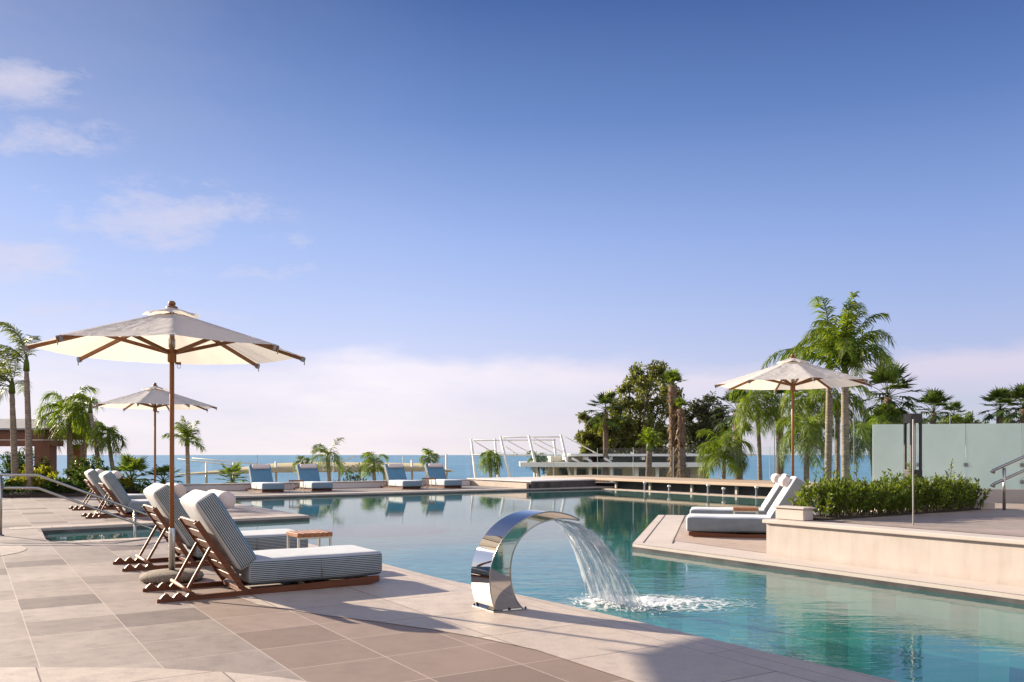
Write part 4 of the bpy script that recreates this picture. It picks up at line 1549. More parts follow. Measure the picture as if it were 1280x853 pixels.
def clump_tree(label, base, clumps, leaves, leaf, seed, mat, trunk_top, r0=0.35, name='evergreen_tree'):
    """clumps: list of (offset vector from base, radius)"""
    r = random.Random(seed)
    t = thing(name, label, 'tree', base)
    mb = MB()
    tt = Vector(trunk_top)
    trunk_tube(mb, Vector((0, 0, 0)), tt, r0, r0 * 0.6, r, 0.2, False)
    mb.build('trunk', 'wood_trunk', t, True)
    lm = MB()
    for c, rad in clumps:
        c = Vector(c)
        s = tt * r.uniform(0.65, 1.0)
        m = s.lerp(c, 0.5) + Vector((r.uniform(-.4, .4), r.uniform(-.4, .4), r.uniform(-.1, .4)))
        lm.tube([s, m, c], [r0 * 0.3, r0 * 0.18, r0 * 0.06], 6)
    lm.build('limbs', 'wood_trunk', t, True)
    lb = LB()
    tot = sum(rad ** 2 for c, rad in clumps)
    for c, rad in clumps:
        c = Vector(c)
        n = int(leaves * rad ** 2 / tot)
        # sub-clusters inside the clump give light and dark tufts
        subs = [(c + rand_dir(r) * rad * r.uniform(0.3, 1.15), rad * r.uniform(0.14, 0.34)) for _ in range(22)]
        for k in range(n):
            sc, sr = subs[r.randrange(len(subs))]
            dd = rand_dir(r)
            p = sc + Vector((dd.x, dd.y, dd.z * 1.15 - 0.25)) * sr * (r.random() ** 0.5)
            d = (rand_dir(r) + dd * 0.7 + Vector((0, 0, -0.35))).normalized()
            s = d.cross(rand_dir(r))
            if s.length < 1e-3:
                continue
            lb.leaf(p, d, s.normalized(), leaf * r.uniform(0.7, 1.3), leaf * 0.45)
    lb.build('crown', mat, t)
    return t


def shrub(label, loc, sx, sy, h, n, leaf, seed, mat, name='shrub', cat='shrub', group=None, stems=14):
    r = random.Random(seed)
    t = thing(name, label, cat, loc, 0, group)
    sm = MB()
    lb = LB()
    for k in range(stems):
        a = r.uniform(0, 6.283)
        q = r.random() ** 0.5
        tip = Vector((math.cos(a) * q * sx, math.sin(a) * q * sy, h * (1.05 - 0.45 * q * q) * r.uniform(0.75, 1.1)))
        root = Vector((tip.x * 0.35, tip.y * 0.35, 0))
        mid = root.lerp(tip, 0.5) + Vector((0, 0, 0.1 * h))
        sm.tube([root, mid, tip], [0.008, 0.006, 0.003], 4, False)
        for i in range(n // stems):
            u = r.random() ** 0.6
            p = root.lerp(mid, u * 2) if u < 0.5 else mid.lerp(tip, u * 2 - 1)
            p = p + rand_dir(r) * r.random() * 0.10 * max(sx, h)
            p.z = max(0.01, p.z)
            d = (rand_dir(r) + (tip - root).normalized() * 0.9).normalized()
            s = d.cross(rand_dir(r))
            if s.length < 1e-3:
                continue
            lb.leaf(p, d, s.normalized(), leaf * r.uniform(0.6, 1.25), leaf * 0.42)
    sm.build('stems', 'wood_trunk', t, True)
    lb.build('foliage', mat, t)
    return t


def up(px, py, Y, z=None):
    p = at(px, py, Y)
    if z is not None:
        p.z = z
    return p


LOW = -4.6
WL = (-0.55, 0, 0.0)
# --- left group on the terrace bed
queen_palm('tall grey palm at the left frame edge with a full windswept crown', up(20, 600, 27, 0), up(15, 490, 27), 1.7, 11, 11, 'queen_grey', 0.11, 0.075, 0.85, (-0.7, 0, 0.2), 0.4, azs=[2.4, 3.1, 3.9, 1.6, 4.7], els=(0.2, 1.4), nl=40)
queen_palm('tall grey palm with a broken top and a single arching frond', up(37, 600, 26, 0), up(33, 462, 26), 1.7, 6, 12, 'queen_grey', 0.115, 0.07, 1.0, (-0.3, 0, 0.1), 0.38, azs=[3.0, 2.5, 3.7, 1.4, 4.6], els=(0.75, 1.5), shaft=True, nl=40)
queen_palm('bright green palm with a broad drooping crown right of the timber pavilion', up(92, 605, 31, 0), up(86, 527, 31), 1.4, 17, 13, 'queen_bright', 0.12, 0.08, 1.2, (-0.05, 0, 0), 0.5, els=(-0.1, 1.4), nl=40)
queen_palm('small palm with a narrow hanging crown beside the broad bright palm', up(109, 604, 33, 0), up(107, 545, 33), 1.0, 11, 14, 'queen_bright', 0.09, 0.07, 1.5, (0, 0, 0), 0.38, els=(0.1, 1.4))
queen_palm('slender leaning palm with thin crown swept to the left', up(125, 607, 29.5, 0), up(113, 515, 29.5), 1.0, 6, 15, 'queen_bright', 0.09, 0.06, 1.1, (-0.6, 0, 0), 0.35, azs=[3.1, 2.7, 3.6, 1.8], els=(0.3, 1.3))
queen_palm('short slender palm with drooping tuft, last before the rear parasol', up(148, 610, 29, 0), up(136, 552, 29), 0.75, 8, 16, 'queen_bright', 0.08, 0.055, 1.5, (-0.35, 0, 0), 0.32, els=(0.0, 1.3))
queen_palm('slim palm behind the rear parasol pole, frond bent over to the left', up(236, 602, 37, LOW), up(234, 556, 37), 0.9, 11, 17, 'queen', 0.11, 0.085, 0.7, (-0.2, 0, 0.15), 0.36, els=(0.2, 1.5))
fan_palm('low double headed fan palm between the far left loungers and parasol pole', up(163, 616, 27, 0), up(164, 603, 27), 0.95, 16, 18, 'fan_bright', 0.10, 0.08, 0.6, 0, (-0.3, 1.4))
fan_palm('low fan palm right of the rear parasol pole', up(205, 612, 28, 0), up(204, 604, 28), 0.75, 13, 19, 'fan_bright', 0.10, 0.08, 0.6, 0, (-0.2, 1.3))
fan_palm('low fan palm behind the glass left of the first blue lounger', up(291, 604, 38, LOW), up(290, 603, 38), 0.95, 14, 20, 'fan_bright', 0.12, 0.1, 0.6, 0, (-0.1, 1.3))
queen_palm('tiny palm top showing above the first two blue loungers', up(378, 600, 46, LOW), up(378, 584, 46), 0.65, 7, 21, 'queen', 0.10, 0.08, 1.3, (-0.3, 0, 0), 0.35)
queen_palm('palm with spreading wind tossed crown behind the second blue lounger', up(411, 602, 44, LOW), up(410, 576, 44), 1.1, 10, 22, 'queen', 0.13, 0.1, 1.1, (-0.35, 0, 0.1), 0.42)
queen_palm('upright bushy young palm behind the glass left of the third blue lounger', up(468, 602, 44, LOW), up(467, 588, 44), 0.95, 11, 23, 'queen_bright', 0.11, 0.09, 1.2, (-0.25, 0, 0.1), 0.42, els=(0.2, 1.5))
queen_palm('small palm top above the last blue lounger', up(536, 600, 46, LOW), up(536, 577, 46), 0.6, 8, 24, 'queen_bright', 0.10, 0.08, 1.0, (0, 0, 0), 0.35)
queen_palm('small round headed palm below the left white mast', up(617, 602, 48, LOW), up(613, 578, 48), 0.95, 11, 25, 'queen_bright', 0.13, 0.1, 1.9, (-0.25, 0, 0), 0.42)
queen_palm('small palm under the pavilion roof tip by the masts', up(676, 602, 58, LOW), up(672, 578, 58), 1.1, 10, 26, 'queen', 0.14, 0.1, 1.4, (-0.2, 0, 0), 0.4)

# --- evergreen trees behind the pavilion
B0 = up(800, 0, 62, LOW)
k62 = 62 / F
def cl(px, py, rpx, dy=0.0, Y=62, base=None):
    p = at(px, py, Y + dy) - (base or B0)
    return (p, rpx * Y / F)


clump_tree('tallest olive green evergreen tree behind the white pavilion', B0,
           [cl(798, 470, 15, 1), cl(818, 460, 13, -1), cl(828, 470, 11, 1), cl(786, 484, 10, 0), cl(806, 486, 15, -2), cl(832, 490, 14, 2), cl(782, 505, 12, 0), cl(800, 510, 15, 1), cl(822, 512, 16, -1), cl(842, 512, 12, 0), cl(790, 532, 14, 0), cl(812, 536, 16, -1.5), cl(836, 540, 16, 0), cl(778, 548, 13, 1), cl(802, 558, 15, 1), cl(826, 562, 16, 1), cl(776, 488, 6, 0), cl(848, 492, 7, 1), cl(846, 560, 13, 0)],
           12500, 0.27, 31, 'tree', (0, 0, 6.6))
B1 = up(758, 0, 60, LOW)
clump_tree('lower spreading evergreen tree left of the tallest one', B1,
           [cl(731, 546, 9, 0, 60, B1), cl(738, 530, 8, 1, 60, B1), cl(748, 540, 11, 1, 60, B1), cl(762, 532, 13, -1, 60, B1), cl(778, 528, 13, 0, 60, B1), cl(752, 556, 12, 0, 60, B1), cl(734, 561, 9, -1, 60, B1), cl(768, 556, 13, 1, 60, B1), cl(786, 552, 13, 1, 60, B1), cl(772, 510, 10, 1, 60, B1), cl(728, 520, 5, 1, 60, B1), cl(742, 550, 14, 0, 60, B1), cl(764, 546, 15, -1, 60, B1), cl(782, 542, 14, 0, 60, B1), cl(752, 526, 9, 1, 60, B1)],
           16000, 0.27, 32, 'tree', (0, 0, 5.2), 0.3)
B2 = up(882, 0, 66, LOW)
clump_tree('dark feathery evergreen tree right of the shaggy twin palm trunks', B2,
           [cl(885, 512, 18, 0, 66, B2), cl(872, 525, 20, 1, 66, B2), cl(895, 527, 20, -1, 66, B2), cl(880, 545, 24, 0, 66, B2), cl(900, 545, 18, 1, 66, B2), cl(862, 540, 18, 0, 66, B2), cl(888, 500, 9, 0, 66, B2), cl(858, 520, 12, 0, 66, B2), cl(868, 556, 18, 0, 66, B2), cl(904, 556, 13, 0, 66, B2), cl(868, 508, 8, 0, 66, B2), cl(900, 513, 8, 0, 66, B2)],
           11000, 0.24, 33, 'tree_dark', (0, 0, 6.0))
fan_palm('dark fan palm rising out of the left side of the lower evergreen', up(757, 600, 57, LOW), up(757, 515, 57), 1.55, 22, 34, 'fan', 0.2, 0.16)

# --- right group
fan_palm('left trunk of the shaggy brown twin palms, taller with a green tuft', up(845, 600, 42, LOW), up(841, 482, 42), 0.95, 12, 41, 'fan_bright', 0.17, 0.20, 0.45, 520, (0.5, 1.5))
fan_palm('right trunk of the shaggy brown twin palms, shorter and leaning', up(853, 600, 41.5, LOW), up(851, 512, 41.5), 0.75, 9, 42, 'fan_bright', 0.16, 0.18, 0.45, 480, (0.5, 1.5))
queen_palm('stubby palm with sparse yellow green tufts before the pavilion windows', up(814, 600, 41, LOW), up(812, 562, 41), 0.75, 9, 43, 'queen_bright', 0.15, 0.14, 0.7, (0, 0, 0.2), 0.35, els=(0.7, 1.5), bark='bark_dark')
queen_palm('low vivid green palm arching over the boardwalk glass', up(905, 602, 33, LOW), up(905, 572, 33), 1.25, 18, 44, 'queen_bright', 0.10, 0.08, 1.1, (-0.1, 0, 0), 0.45, els=(-0.1, 1.3), nl=40)
fan_palm('dark fan palm left of the sunlit parasol, brown thatch on its neck', up(928, 602, 44, LOW), up(922, 516, 44), 1.35, 26, 45, 'fan', 0.22, 0.20, 0.7, 60)
queen_palm('green palm with long hanging fronds just left of the sunlit parasol pole', up(948, 602, 36, LOW), up(947, 512, 36), 1.5, 18, 46, 'queen_bright', 0.12, 0.08, 1.5, (0, 0, 0), 0.5, els=(-0.2, 1.3), nl=40)
fan_palm('dark fan palm hidden behind the left half of the sunlit parasol', up(976, 602, 42, LOW), up(975, 508, 42), 1.4, 22, 47, 'fan', 0.2, 0.17, 0.7, 40)
queen_palm('bright palm hanging under the sunlit parasol, right of its pole', up(1008, 602, 31, LOW), up(1007, 548, 31), 1.45, 20, 48, 'queen_bright', 0.13, 0.09, 1.4, (-0.05, 0, 0), 0.46, els=(-0.2, 1.3), nl=40)
queen_palm('green palm behind the right half of the sunlit parasol', up(1012, 602, 34, LOW), up(1011, 505, 34), 1.6, 16, 49, 'queen_bright', 0.12, 0.08, 1.4, (0, 0, 0), 0.5, els=(-0.2, 1.3), nl=40)
queen_palm('pale trunked queen palm with one long frond arching over the sunlit parasol', up(1029, 612, 23.5, LOW), up(1037, 462, 23.5), 2.25, 5, 50, 'queen', 0.12, 0.08, 1.1, (-0.12, 0, 0.0), 0.42, azs=[3.1, 2.3, 1.2, 5.2, 4.2], els=(0.68, 1.5), nl=54)
queen_palm('tallest queen palm with a great plume of fronds, right of the sunlit parasol', up(1068, 612, 22.5, LOW), up(1056, 476, 22.5), 1.95, 19, 51, 'queen', 0.135, 0.09, 1.4, (-0.04, 0, 0.16), 0.38, els=(1.0, 1.55), nl=60)
queen_palm('green palm behind the trunk of the tallest queen palm', up(1092, 602, 30, LOW), up(1090, 552, 30), 1.3, 16, 52, 'queen_bright', 0.14, 0.1, 1.4, (0, 0, 0), 0.45, els=(-0.2, 1.3), nl=40)
queen_palm('hanging green palm between the two tall queen palm trunks', up(1048, 602, 33, LOW), up(1047, 510, 33), 1.5, 14, 53, 'queen_bright', 0.11, 0.08, 1.5, (0, 0, 0), 0.48, els=(-0.2, 1.2), nl=40)
fan_palm('large dark fan palm above the left end of the frosted screen', up(1108, 602, 42, LOW), up(1110, 497, 42), 1.75, 28, 54, 'fan', 0.2, 0.17)
fan_palm('fan palm alone above the frosted screen, right of the lamp column', up(1167, 602, 52, LOW), up(1167, 517, 52), 1.55, 26, 55, 'fan', 0.2, 0.17)
fan_palm('smaller fan palm beside the lone one above the frosted screen', up(1192, 602, 56, LOW), up(1192, 521, 56), 1.1, 18, 56, 'fan', 0.2, 0.17)
fan_palm('fan palm above the right part of the frosted screen, second from frame edge', up(1250, 602, 50, LOW), up(1250, 513, 50), 1.45, 26, 57, 'fan', 0.2, 0.17)
fan_palm('fan palm cut by the right frame edge above the frosted screen', up(1279, 602, 48, LOW), up(1279, 512, 48), 1.55, 26, 58, 'fan', 0.2, 0.17)
B3 = up(1198, 0, 46, LOW)
clump_tree('low rounded bright green tree peeping over the frosted screen', B3, [cl(1185, 533, 14, 0, 46, B3), cl(1203, 530, 13, 0, 46, B3), cl(1215, 535, 11, 0, 46, B3), cl(1195, 540, 15, 0, 46, B3)], 6000, 0.16, 59, 'hedge', (0, 0, 5.5), 0.2, 'round_tree')
B4 = up(1100, 0, 40, LOW)
clump_tree('round bright green tree between the tall palms and the dark fan palm', B4, [cl(1104, 520, 15, 0, 40, B4), cl(1116, 518, 11, 0, 40, B4), cl(1098, 535, 17, 0, 40, B4), cl(1112, 540, 16, 0, 40, B4)], 7000, 0.14, 60, 'hedge', (0, 0, 5.5), 0.2, 'round_tree')

# --- hedge on the upper terrace
def make_hedge():
    r = random.Random(77)
    t = thing('hedge', 'bushy bright green hedge on the raised terrace round the lamp column', 'hedge', ab(7.15, 8.86, 0.47))
    lb, sm = LB(), MB()
    dB, dA = Vector((BX, BY, 0)), Vector((AX, AY, 0))
    for k in range(420):
        s = r.uniform(0.0, 3.55)
        q = r.uniform(-0.36, 0.34)
        hgt = (0.42 + 0.10 * mnoise.noise(Vector((s * 1.7, q, 2))) + r.uniform(-0.08, 0.06)) * (1 - 0.55 * abs(q / 0.4) ** 2.5)
        if s > 3.0:
            hgt *= 1 - (s - 3.0) * 0.55
        if r.random() < 0.06:
            hgt *= 1.45
        root = dB * s + dA * q * 0.7
        tip = root + dA * (q * 0.25 + r.uniform(-0.1, 0.1)) + dB * r.uniform(-0.12, 0.14) + Vector((0, 0, max(0.12, hgt)))
        sm.tube([root, root.lerp(tip, 0.6) + Vector((0, 0, 0.03)), tip], [0.006, 0.004, 0.002], 4, False)
        for i in range(42):
            u = 0.12 + 0.9 * r.random() ** 0.8
            p = root.lerp(tip, u) + rand_dir(r) * 0.022
            d = (rand_dir(r) + (tip - root).normalized() * 1.1).normalized()
            sd = d.cross(rand_dir(r))
            if sd.length < 1e-3:
                continue
            lb.leaf(p, d, sd.normalized(), r.uniform(0.035, 0.075), r.uniform(0.014, 0.026))
    sm.build('stems', 'wood_trunk', t, True)
    lb.build('foliage', 'hedge', t)


make_hedge()

# --- planted bed on the left
r = random.Random(5)
bed = [(-30, 25.4), (-14.6, 25.2), (-11.9, 26.4), (-11.4, 28.6), (-14, 30.5), (-30, 31.5)]
tag(MB().prism(bed, 0.0, 0.10).build('planting_bed', 'soil'), 'dark soil bed on the far left', 'soil', kind='structure')
specs = [
    ('yellow flowering shrub at the right end of the far left bed', (-12.35, 26.6, 0.1), 0.75, 0.5, 0.5, 'yellow'),
    ('green shrub behind the far left loungers, beside the yellow one', (-13.1, 26.9, 0.1), 0.8, 0.5, 0.75, 'shrub'),
    ('spiky dark green shrub right of the timber pavilion post', (-13.7, 27.8, 0.1), 0.7, 0.6, 1.05, 'shrub'),
    ('low yellow green shrub in front of the timber pavilion post', (-14.4, 26.3, 0.1), 0.9, 0.5, 0.5, 'yellow'),
    ('tall round green shrub under the timber pavilion at the left edge', (-16.1, 28.4, 0.1), 0.85, 0.7, 1.35, 'shrub'),
    ('low dark shrub at the left edge along the paving', (-15.6, 26.1, 0.1), 1.0, 0.5, 0.45, 'shrub'),
    ('low shrub between the two tall grey palm trunks', (-15.0, 27.3, 0.1), 0.7, 0.5, 0.8, 'yellow'),
    ('small dark shrub just left of the far loungers', (-13.5, 26.0, 0.1), 0.55, 0.4, 0.4, 'shrub'),
]
for i, (lab, loc, sx, sy, hh, mt) in enumerate(specs):
    shrub(lab, loc, sx, sy, hh, 2600, 0.10, 200 + i, mt, stems=26)
lb = LB()
for k in range(9000):
    p = Vector((r.uniform(-22, -11.8), r.uniform(25.5, 29.5), 0.1 + 0.16 * r.random()))
    if p.x > -14.6 and p.y < 25.5 + (p.x + 14.6) * 0.45:
        continue
    d = (rand_dir(r) + Vector((0, 0, 0.8))).normalized()
    s = d.cross(rand_dir(r)).normalized()
    lb.leaf(p, d, s, r.uniform(0.06, 0.14), 0.045)
tag(lb.build('ground_cover', 'shrub'), 'low leafy ground cover in the far left bed', 'ground cover', kind='stuff')
# scrub on the lower land glimpsed through the glass
for i, (px, py, Y, sz, lab) in enumerate(((438, 594, 50, 1.0, 'dark low bush behind the glass right of the spreading palm'), (455, 598, 52, 0.9, 'low bush behind the glass below the upright young palm'),
                                          (700, 592, 60, 1.5, 'bush against the pavilion windows'), (737, 590, 60, 1.4, 'bush by the middle of the pavilion wall'))):
    p = up(px, py, Y)
    shrub(lab, (p.x, p.y, LOW), sz * 1.2, sz, p.z - LOW + 0.3, 2400, 0.22, 300 + i, 'shrub', stems=26)


# ------------------------------------------------------------------ buildings beyond
def gazebo():
    t = thing('timber_pavilion', 'dark timber pavilion with grey hipped roof at the left edge', 'pavilion', (-17.6, 31.0, 0))
    k = 31.0 / F
    X = lambda px: (px - 640) * k + 17.6
    Z = lambda py: H - (py - 569) * k
    post = MB().box((X(57), 0, Z(555) / 2), (0.55, 0.5, Z(555))).build('post', 'gazebo_wood', t, bevel=0.01)
    MB().box((X(-90), 0, Z(555) / 2), (0.55, 0.5, Z(555))).build('post', 'gazebo_wood', t, bevel=0.01)
    MB().box((X(43), 3.0, Z(555) / 2), (0.5, 0.5, Z(555))).build('post', 'gazebo_wood', t, bevel=0.01)
    MB().box((X(-10), 0, (Z(552) + Z(558)) / 2 + 0.02), (X(76) - X(-96), 0.4, 0.22)).build('lower_beam', 'gazebo_wood', t, bevel=0.01)
    MB().box((X(-15), -0.02, (Z(538) + Z(552)) / 2 + 0.05), (X(66) - X(-96), 0.34, 0.34)).build('upper_beam', 'gazebo_wood', t, bevel=0.01)
    MB().box((X(-15), 1.6, Z(543)), (X(64) - X(-96), 3.0, 0.3)).build('ceiling_beam', 'gazebo_wood', t)
    x0, x1, z0 = X(-100), X(67), Z(538)
    rf = MB()
    zt = Z(522)
    vs = [(x0, -0.35, z0), (x1, -0.35, z0), (x1, 3.6, z0), (x0, 3.6, z0), (x0, -0.35, z0 + 0.06), (x1, -0.35, z0 + 0.06), (x1, 3.6, z0 + 0.06), (x0, 3.6, z0 + 0.06), (x0 + 1.4, 1.2, zt), (x1 - 1.6, 1.2, zt), (x1 - 1.6, 2.0, zt), (x0 + 1.4, 2.0, zt)]
    rf.add(vs, [(3, 2, 1, 0), (0, 1, 5, 4), (1, 2, 6, 5), (2, 3, 7, 6), (3, 0, 4, 7), (4, 5, 9, 8), (5, 6, 10, 9), (6, 7, 11, 10), (7, 4, 8, 11), (8, 9, 10, 11)])
    rf.build('roof', 'slate', t)


gazebo()


def awning():
    """long pale fabric canopy on masts, lower down by the beach"""
    Y = 52.0
    t = thing('beach_canopy', 'long cream fabric canopy on thin masts beyond the far loungers', 'canopy', (at(400, 0, Y).x, Y, LOW))
    org = Vector((at(400, 0, Y).x, Y, LOW))
    loc = lambda px, py, dy=0.0: at(px, py, Y + dy) - org
    mb = MB()
    N = 60
    vs = []
    for i in range(N + 1):
        u = i / N
        px = 222 + (568 - 222) * u
        lo_ = [(0, 594), (0.22, 592.5), (0.36, 591), (0.92, 589.5), (1.0, 590.5)]
        hi_ = [(0, 592.5), (0.15, 588), (0.34, 579.5), (0.5, 577.5), (0.93, 579.5), (1.0, 589.5)]
        def ip(tb):
            for (u0, y0), (u1, y1) in zip(tb, tb[1:]):
                if u <= u1:
                    return y0 + (y1 - y0) * (u - u0) / (u1 - u0)
            return tb[-1][1]
        edge = ip(lo_)
        thick = edge - ip(hi_)
        vs += [loc(px, edge, -1.5), loc(px, edge - thick * 0.2, -1.6), loc(px, edge - thick, 2.5), loc(px, edge - thick + 0.4, 2.5)]
    fs = []
    for i in range(N):
        for k in range(4):
            k2 = (k + 1) % 4
            fs.append((4 * i + k, 4 * i + k2, 4 * i + 4 + k2, 4 * i + 4 + k))
    fs += [(3, 2, 1, 0), (4 * N, 4 * N + 1, 4 * N + 2, 4 * N + 3)]
    mb.add(vs, fs).build('fabric', 'sail', t, True)
    for px, top, bot in ((258, 577, 600), (292, 577, 600), (345, 577, 600), (424, 578, 600), (515, 575, 600), (558, 568, 600), (480, 580, 600)):
        a, b = loc(px + 1, bot, 0.3), loc(px, top, 0.3)
        a.z = 0
        MB().tube([a, b], 0.07, 8).build('mast', 'white', t, True)
    for (x0, y0), (x1, y1) in (((222, 574), (300, 583)), ((240, 573), (330, 581)), ((375, 575), (397, 581)), ((420, 572), (432, 580)), ((530, 577), (556, 570)), ((400, 588), (445, 570))):
        MB().tube([loc(x0, y0), loc(x1, y1)], 0.045, 6).build('stay', 'white', t, True)


awning()


def pavilion():
    Y = 58.0
    org = Vector((at(780, 0, Y).x, Y, LOW))
    t = thing('beach_pavilion', 'long white beach pavilion with stacked flat roofs and slanted masts', 'pavilion', org)
    k = Y / F
    def slab(name, x0, x1, y0, y1, dy0, dy1, mat):
        a = at(x0, y1, Y) - org
        b = at(x1, y0, Y) - org
        return MB().box(((a.x + b.x) / 2, (dy0 + dy1) / 2, (a.z + b.z) / 2), (b.x - a.x, dy1 - dy0, b.z - a.z)).build(name, mat, t)
    slab('upper_roof', 712, 940, 567.5, 570.5, -1.0, 9.0, 'offwhite')
    slab('roof_beam', 620, 712, 568.2, 569.8, -0.3, 0.1, 'white')
    slab('clerestory', 690, 905, 570.5, 577.5, 2.0, 8.0, 'beige')
    slab('lower_roof', 650, 890, 578, 583.5, -1.8, 8.0, 'offwhite')
    w = slab('wall', 688, 885, 583.5, 620, 1.5, 7.5, 'beige')
    for x in (700, 722, 741, 768, 800, 824, 855):
        a = at(x, 600, Y) - org
        b = at(x + 13, 587, Y) - org
        f = MB().box(((a.x + b.x) / 2, 1.46, (a.z + b.z) / 2), (b.x - a.x, 0.08, b.z - a.z)).build('window', 'window', t)
    for x0, x1 in ((690, 692), (716, 719), (734, 738), (760, 764), (790, 795), (816, 820)):
        slab('column', x0, x1, 583.5, 612, -1.2, -0.9, 'white')
    for x in (705, 730, 760, 800, 834, 870):
        slab('roof_bracket', x, x + 4, 571, 575, -0.8, 1.9, 'white')
    # slanted masts with struts
    masts = [((589, 549), (595, 600), 0.5), ((618.5, 548), (623, 600), 3.5), ((625.5, 545.5), (638, 600), -1.0), ((661, 544.5), (674, 602), -1.0), ((692, 549), (696, 580), 3.5), ((701, 543.5), (714, 602), -1.0), ((668, 569), (669, 602), 0.5)]
    for (x0, y0), (x1, y1), dy in masts:
        a = at(x1, y1, Y + dy) - org
        b = at(x0, y0, Y + dy) - org
        d = (a - b)
        a = b + d * (b.z / max(0.1, -d.z))
        MB().tube([a, b], [0.13, 0.075], 8).build('mast', 'white', t, True)
    for (x0, y0), (x1, y1), dy in (((590, 550.5), (695, 550.5), 2.0), ((626, 547), (701, 546.5), 3.0), ((590, 569), (662, 569.5), 0.0)):
        MB().tube([at(x0, y0, Y + dy) - org, at(x1, y1, Y + dy) - org], 0.05, 6).build('beam', 'white', t, True)
    for (x0, y0), (x1, y1) in (((627, 547), (662, 566)), ((662, 545), (706, 567)), ((702, 544), (748, 568)), ((590, 550), (617, 566)), ((630, 557), (648, 569)), ((664, 552), (690, 566))):
        MB().tube([at(x0, y0, Y) - org, at(x1, y1, Y) - org], 0.04, 6).build('stay', 'white', t, True)
    for (x0, y0), (x1, y1) in (((715, 573), (724, 578)), ((734, 574), (740, 578)), ((755, 573), (764, 578))):
        MB().tube([at(x0, y0, Y - 1.2) - org, at(x1, y1, Y - 1.2) - org], 0.09, 6).build('brace', 'white', t, True)


pavilion()

# the hotel stands behind the viewpoint and shows in the polished steel
def hotel():
    t = thing('hotel_building', 'beige hotel block with deep balconies facing the pool', 'building', (2, -26, 0))
    MB().box((0, -6, 8), (78, 10, 16)).build('wall', 'beige', t)
    for k in range(4):
        z = 3.3 + 3.6 * k
        MB().box((0, -0.1, z), (78, 2.6, 0.28)).build('balcony_slab', 'plaster', t)
        MB().box((0, 1.1, z + 0.6), (78, 0.05, 0.95)).build('balcony_glass', 'window', t)
    for k in range(5):
        z = 1.55 + 3.6 * k - (0.1 if k else 0)
        for i in range(13):
            MB().box((-36 + 6 * i, -0.97, z), (4.6, 0.1, 2.6)).build('window', 'window', t)


hotel()

# ------------------------------------------------------------------ sky, sun, camera
SUN = Vector((-0.822, 0.569, 0.0)).normalized()
EL = R(19.4)
W = bpy.data.worlds.new('World')
S.world = W
W.use_nodes = True
nt = W.node_tree
nt.nodes.clear()
out = nt.nodes.new('ShaderNodeOutputWorld')
bg = nt.nodes.new('ShaderNodeBackground')
sky = nt.nodes.new('ShaderNodeTexSky')
sky.sky_type = 'NISHITA'
sky.sun_disc = False
sky.sun_elevation = EL
sky.sun_rotation = math.atan2(SUN.x, SUN.y)
sky.altitude = 0
sky.air_density = 1.0
sky.dust_density = 1.0
sky.ozone_density = 2.0
tc = nt.nodes.new('ShaderNodeTexCoord')


def wn(kind, **kw):
    n = nt.nodes.new('ShaderNode' + kind)
    for k, v in kw.items():
        setattr(n, k, v)
    return n


def wmath(op, a, b=None, clamp=False):
    n = wn('Math', operation=op, use_clamp=clamp)
    for i, v in enumerate((a, b)):
        if v is None:
            continue
        if hasattr(v, 'is_output'):
            nt.links.new(v, n.inputs[i])
        else:
            n.inputs[i].default_value = v
    return n.outputs[0]


def wramp(f, stops):
    n = wn('ValToRGB')
    cr = n.color_ramp
    while len(cr.elements) > 1:
        cr.elements.remove(cr.elements[-1])
    for i, (p, c) in enumerate(stops):
        e = cr.elements[0] if i == 0 else cr.elements.new(p)
        e.position = p
        e.color = (c, c, c, 1) if not isinstance(c, tuple) else (*c, 1)
    nt.links.new(f, n.inputs[0])
    return n.outputs[0]


def wmix(f, a, b, blend='MIX'):
    n = wn('Mix', data_type='RGBA', blend_type=blend)
    for s, v in ((n.inputs[0], f), (n.inputs[6], a), (n.inputs[7], b)):
        if hasattr(v, 'is_output'):
            nt.links.new(v, s)
        else:
            s.default_value = v
    return n.outputs[2]


sep = wn('SeparateXYZ')
nt.links.new(tc.outputs['Generated'], sep.inputs[0])
zz = wmath('MAXIMUM', sep.outputs[2], 0.0)


def wnoise(vec, scale, detail=6, rough=0.55, sc=(1, 1, 1), loc=(0, 0, 0)):
    mp = wn('Mapping')
    mp.inputs['Scale'].default_value = sc
    mp.inputs['Location'].default_value = loc
    nt.links.new(vec, mp.inputs[0])
    n = wn('TexNoise')
    nt.links.new(mp.outputs[0], n.inputs['Vector'])
    n.inputs['Scale'].default_value = scale
    n.inputs['Detail'].default_value = detail
    n.inputs['Roughness'].default_value = rough
    return n.outputs['Fac']


# direction on the plane in front of the pool: u sideways, v upwards
yy = wmath('MAXIMUM', sep.outputs[1], 0.05)
U = wmath('DIVIDE', sep.outputs[0], yy)
V = wmath('DIVIDE', sep.outputs[2], yy)
rightw = wramp(wmath('ADD', sep.outputs[0], 0.5), [(0.35, 0.0), (0.95, 1.0)])
G = tc.outputs['Generated']
# soft cloud bank above the horizon with a billowed top
n_bank = wnoise(G, 5.0, 7, 0.55, (1.0, 1.0, 3.0), (3.1, 0.4, 0.2))
n_soft = wnoise(G, 2.4, 5, 0.5, (1.0, 1.0, 5.0), (7.7, 1.4, 2.2))
topv = wmath('ADD', 0.050, wmath('MULTIPLY', n_bank, 0.11))
bank = wramp(wmath('ADD', wmath('MULTIPLY', wmath('SUBTRACT', topv, zz), 14.0), 0.5), [(0.25, 0.0), (0.62, 1.0)])
bank = wmath('MULTIPLY', bank, wramp(n_soft, [(0.35, 0.45), (0.62, 1.0)]))
